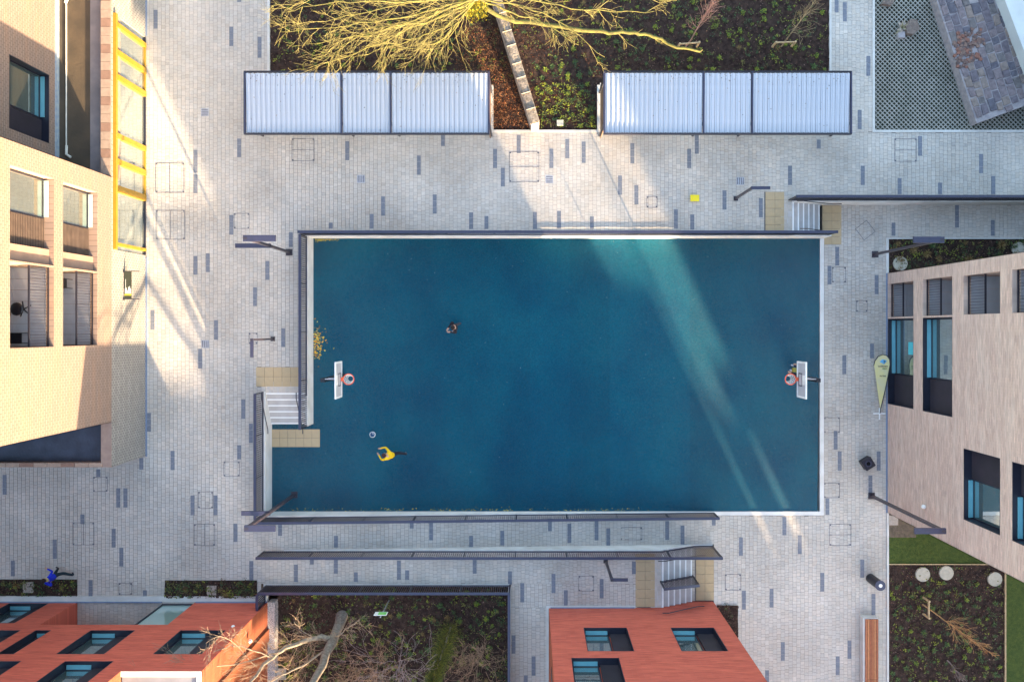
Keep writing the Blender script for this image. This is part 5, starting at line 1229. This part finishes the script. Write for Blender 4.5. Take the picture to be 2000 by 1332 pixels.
while r_ < 5.2:
    wr = rg.uniform(.26, .42); s_ = -1.5 + rg.random() * .3
    while s_ < 8.0:
        l = rg.uniform(.3, .62); g = .022
        c0 = O + dv * (s_ + l / 2) + nv * (r_ + wr / 2)
        if inside(c0.x, c0.y, poly):
            q = [(s_ + g, r_ + g), (s_ + l - g, r_ + g), (s_ + l - g, r_ + wr - g), (s_ + g, r_ + wr - g)]
            isr = inside(c0.x, c0.y, red)
            if isr:
                for _ in range(16):
                    cc = c0 + Vector((rg.uniform(-.25, .25), rg.uniform(-.2, .2))); a0 = rg.random() * 3; rr = rg.uniform(.05, .11)
                    MB().prism([(cc.x + rr * math.cos(a0 + k * 1.26) * rg.uniform(.8, 1.2), cc.y + rr * math.sin(a0 + k * 1.26)) for k in range(5)], .45, .50 + rg.uniform(.02, .06)).obj('rubble', RM[rg.randrange(4)], t)
            else:
                pts = []
                for (a, b_) in q:
                    p_ = O + dv * (a + rg.uniform(-.03, .03)) + nv * (b_ + rg.uniform(-.025, .025)); pts.append((p_.x, p_.y))
                if all(inside(px_, py_, poly) for px_, py_ in pts):
                    h = .50 + rg.uniform(.02, .055); ce = Vector((sum(p_[0] for p_ in pts) / 4, sum(p_[1] for p_ in pts) / 4))
                    sm = MB(); top = [tuple(Vector(p_).lerp(ce, .10)) for p_ in pts]
                    i = 0; sm.v = [(p_[0], p_[1], .46) for p_ in pts] + [(p_[0], p_[1], h - .02) for p_ in pts] + [(p_[0], p_[1], h) for p_ in top]
                    sm.f = [(8, 9, 10, 11)] + [(k, (k + 1) % 4, 4 + (k + 1) % 4, 4 + k) for k in range(4)] + [(4 + k, 4 + (k + 1) % 4, 8 + (k + 1) % 4, 8 + k) for k in range(4)]; sm.m = [0] * 9; sm.c = [None] * 9
                    sm.obj('cobble', SM[rg.randrange(5)], t)
        s_ += l
    r_ += wr
q = [W(a, b_, 1.1)[:2] for a, b_ in ((1955, -20), (2060, -20), (2060, 260))] ; q.insert(3, W(2012, 132, 1.1)[:2])
MB().prism(q, -.2, 1.1).obj('rendered_wall', mat('pale_render', (.52, .57, .58), (.46, .5, .52), 1.2, .8), label='pale rendered block at the very top right corner beside the cobbles', cat='wall')
x, y, _ = W(1780, 55, .15); t = thing('boulder', 'brown flat rock on the grass grid', 'rock', (x, y, 0), .2)
MB().prism([(-.30, -.22), (-.05, -.36), (.30, -.2), (.26, .28), (.0, .40), (-.28, .15)], -.05, lambda a, b_: .28 + a * .15).obj('rock', mat('brown_rock', (.20, .16, .14), (.13, .10, .09), 6, .9, .6, 14), t)
x, y, _ = W(1735, 5, .1); MB().prism([(x - .35, y - .12), (x + .1, y - .2), (x + .28, y + .1), (x - .1, y + .35)], -.05, .22).obj('boulder', MATS['brown_rock'], label='dark rock at the top edge of the grass grid', cat='rock')
x, y, _ = W(1760, 68, .1); MB().box(x - .17, x + .17, y - .17, y + .12, -.05, .16).obj('stone_block', mat('grey_block', (.36, .34, .36), None, 5, .9), label='small grey stone block left of the flat brown rock', cat='stone')
o = tuft(18, .45, .09, .35, 5, [(7, 3.4, 9), (6, 3.2, 8), (4, 2.2, 4)], .1).obj('pale_plant', M_GREEN, label='pale silvery spiky plant beside the flat brown rock', cat='plant'); o.location = W(1760, 56, .15)

# ------------------------------------------------------------------ people
def skin_mats(top, legs, skin=(.50, .30, .22), shoe=(.02, .02, .025)):
    return [mat('cloth_%.2f_%.2f_%.2f' % top, top, None, 8, .85), mat('cloth_%.2f_%.2f_%.2f' % legs, legs, None, 8, .85), mat('skin', skin, None, 8, .6), mat('shoe_%.2f_%.2f_%.2f' % shoe, shoe, None, 8, .5)]
def person(label, loc, rz, J, top, legs, hair, shoe=(.02, .02, .025), sc=1.0):
    """J: joints in the figure's frame, facing +x"""
    V = []; Ed = []; Rd = []; K = []
    def add(p, r, par, k): V.append(p); Rd.append(r); K.append(k); Ed.append((par, len(V) - 1)) if par is not None else None; return len(V) - 1
    pel = add(J['pelvis'], .15, None, 1); ch = add(tuple((Vector(J['pelvis']) * .5 + Vector(J['chest']) * .5)), .145, pel, 0); c2 = add(J['chest'], .165, ch, 0)
    nk = add(J['neck'], .065, c2, 2); hd = add(tuple(Vector(J['neck']).lerp(Vector(J['head']), .5)), .085, nk, 2); h2 = add(J['head'], .105, hd, 2)
    f = (Vector(J['face'])).normalized(); add(tuple(Vector(J['head']) + f * .115 - Vector((0, 0, .01))), .018, h2, 2)
    for s in ('l', 'r'):
        sg = 1 if s == 'l' else -1
        sh = add(J['sh_' + s], .075, c2, 0); el = add(J['el_' + s], .052, sh, 0); wr = add(J['wr_' + s], .036, el, 0)
        fw = (Vector(J['wr_' + s]) - Vector(J['el_' + s])).normalized(); side = fw.cross(Vector((0, 0, 1))); side = side.normalized() if side.length > .1 else Vector((0, 1, 0))
        pm = add(tuple(Vector(J['wr_' + s]) + fw * .07), .034, wr, 2)
        for q_, ln in ((-.033, .065), (-.011, .078), (.011, .082), (.033, .07)):
            b1 = Vector(V[pm]) + fw * .03 + side * q_; b2 = b1 + fw * ln * .6 - Vector((0, 0, .012)); b3 = b2 + fw * ln * .5 - Vector((0, 0, .02))
            a = add(tuple(b1), .011, pm, 2); a = add(tuple(b2), .009, a, 2); add(tuple(b3), .008, a, 2)
        b1 = Vector(J['wr_' + s]) + fw * .03 + side * .045 * sg; a = add(tuple(b1), .012, wr, 2); add(tuple(b1 + fw * .05 + side * .02 * sg), .010, a, 2)
        hp = add(J['hip_' + s], .098, pel, 1); kn = add(J['kn_' + s], .078, hp, 1); an = add(J['an_' + s], .058, kn, 1)
        heel = add(tuple(Vector(J['an_' + s]) + Vector((-.02, 0, -.045))), .042, an, 3); add(J['toe_' + s], .038, heel, 3)
    me = bpy.data.meshes.new('body'); me.from_pydata(V, Ed, []); o = bpy.data.objects.new('tmp_body', me); COL.objects.link(o)
    md = o.modifiers.new('s', 'SKIN')
    for i, v in enumerate(me.skin_vertices[0].data): v.radius = (Rd[i], Rd[i]); v.use_root = (i == 0)
    sb = o.modifiers.new('b', 'SUBSURF'); sb.levels = 2; sb.render_levels = 2
    bpy.context.view_layer.update(); dg = bpy.context.evaluated_depsgraph_get(); m2 = bpy.data.meshes.new_from_object(o.evaluated_get(dg)); bpy.data.objects.remove(o)
    m2.materials.clear()
    for mm_ in skin_mats(top, legs, shoe=shoe): m2.materials.append(mm_)
    segs = [(Vector(V[a]), Vector(V[b_]), K[b_], max(Rd[a], Rd[b_])) for a, b_ in Ed]
    for p_ in m2.polygons:
        c_ = p_.center; best = 1e9; kk = 0
        for A_, B_, k_, r2 in segs:
            d = B_ - A_; tt = max(0, min(1, (c_ - A_).dot(d) / max(d.length_squared, 1e-9))); dist = (A_ + d * tt - c_).length - r2 * .5
            if dist < best: best = dist; kk = k_
        p_.material_index = kk; p_.use_smooth = True
    root = link('person', m2, None, loc, (0, 0, rz), (sc, sc, sc), label=label, cat='person')
    h = Vector(J['head']); hc = h - f * .028 + Vector((0, 0, .03))
    MB().sphere(tuple(hc), .112, 14, 10, sc=(1, .95, .98)).obj('hair', mat('hair_%.2f' % hair[0], hair, None, 20, .8, .4, 60), root, smooth=True)
    sd = f.cross(Vector((0, 0, 1))).normalized()
    for q_ in (-1, 1):
        MB().sphere(tuple(h + f * .10 + sd * .034 * q_ + Vector((0, 0, .012))), .012, 6, 4).obj('eye', M_BLACK, root)
        MB().sphere(tuple(h + sd * .108 * q_), .028, 6, 4, sc=(.7, .4, 1)).obj('ear', MATS['skin'], root)
    return root
def pose(**kw):
    J = dict(pelvis=(0, 0, .93), chest=(.02, 0, 1.28), neck=(.03, 0, 1.47), head=(.05, 0, 1.63), face=(1, 0, -.1), sh_l=(.02, .19, 1.40), sh_r=(.02, -.19, 1.40), el_l=(-.03, .27, 1.13), el_r=(-.03, -.27, 1.13),
             wr_l=(.10, .29, .90), wr_r=(.10, -.29, .90), hip_l=(0, .10, .88), hip_r=(0, -.10, .88), kn_l=(.04, .11, .48), kn_r=(.04, -.11, .48), an_l=(0, .12, .10), an_r=(0, -.12, .10), toe_l=(.17, .13, .035), toe_r=(.17, -.13, .035))
    J.update(kw); return J
# in blue, striding left
J = pose(kn_l=(.22, .10, .50), an_l=(.36, .10, .12), toe_l=(.52, .10, .06), kn_r=(-.10, -.10, .50), an_r=(-.42, -.10, .18), toe_r=(-.30, -.11, .05), el_l=(-.18, .30, 1.15), wr_l=(-.02, .32, .95), el_r=(.16, -.30, 1.16), wr_r=(.40, -.24, 1.12), chest=(.05, 0, 1.28), neck=(.08, 0, 1.46), head=(.11, 0, 1.62), sh_l=(.04, .19, 1.40), sh_r=(.04, -.19, 1.40))
p = person('person in a bright blue jacket and dark trousers striding past the strip bed', W(130, 1114, 0), R(146), J, (.01, .03, .55), (.012, .03, .045), (.02, .012, .01), (.03, .025, .04))
MB().torus((.06, 0, 1.47), .075, .02, 12, 6).obj('collar', mat('lime_collar', (.55, .6, .15), None, 4, .8), p)
# in yellow, reaching for the ball
J = pose(pelvis=(0, 0, .86), chest=(.20, 0, 1.16), neck=(.30, .02, 1.30), head=(.38, .03, 1.42), sh_l=(.22, .20, 1.27), sh_r=(.22, -.20, 1.27), el_l=(.42, .34, 1.15), wr_l=(.62, .22, 1.05), el_r=(.46, -.30, 1.16), wr_r=(.66, -.16, 1.06),
         kn_l=(.26, .12, .50), an_l=(.16, .14, .10), toe_l=(.33, .15, .04), kn_r=(-.16, -.14, .50), an_r=(-.50, -.18, .22), toe_r=(-.42, -.18, .06), hip_l=(.02, .1, .82), hip_r=(-.02, -.1, .82), face=(1, 0, -.5))
person('person in a yellow jacket leaning towards the small ball on the blue court', W(774, 884, LO), R(158), J, (.80, .50, .01), (.015, .018, .03), (.06, .022, .018), (.45, .38, .34), 1.0)
# in black near the middle
J = pose(el_l=(.05, .28, 1.16), wr_l=(.28, .16, 1.20), el_r=(.05, -.28, 1.16), wr_r=(.30, -.08, 1.16), face=(.9, 0, -.5), head=(.08, 0, 1.61), kn_l=(.16, .1, .5), an_l=(.20, .12, .1), toe_l=(.38, .13, .035), an_r=(-.22, -.12, .12), kn_r=(-.04, -.1, .5), toe_r=(-.06, -.13, .035))
p = person('person in black with forearms raised standing on the blue court', W(893, 639, LO), R(200), J, (.018, .012, .018), (.05, .055, .075), (.025, .014, .012), (.45, .45, .50))
# under the right hoop
J = pose(el_l=(.12, .30, 1.12), wr_l=(.36, .28, 1.02), wr_r=(.20, -.20, 1.0))
person('person in dark clothes with a yellow patch standing under the right hoop', W(1549, 719, LO), R(165), J, (.05, .03, .05), (.02, .02, .06), (.03, .02, .015), (.5, .5, .55))
bpy.context.view_layer.update()
MB().box(-.12, .12, -.10, .10, 0, .26).obj('rucksack', mat('olive_bag', (.30, .26, .05), None, 4, .8), label='small olive yellow rucksack on the back of the person under the hoop', cat='bag').location = (W(1557, 722, 0)[0] * .985 , W(1557, 722, 0)[1], .15)
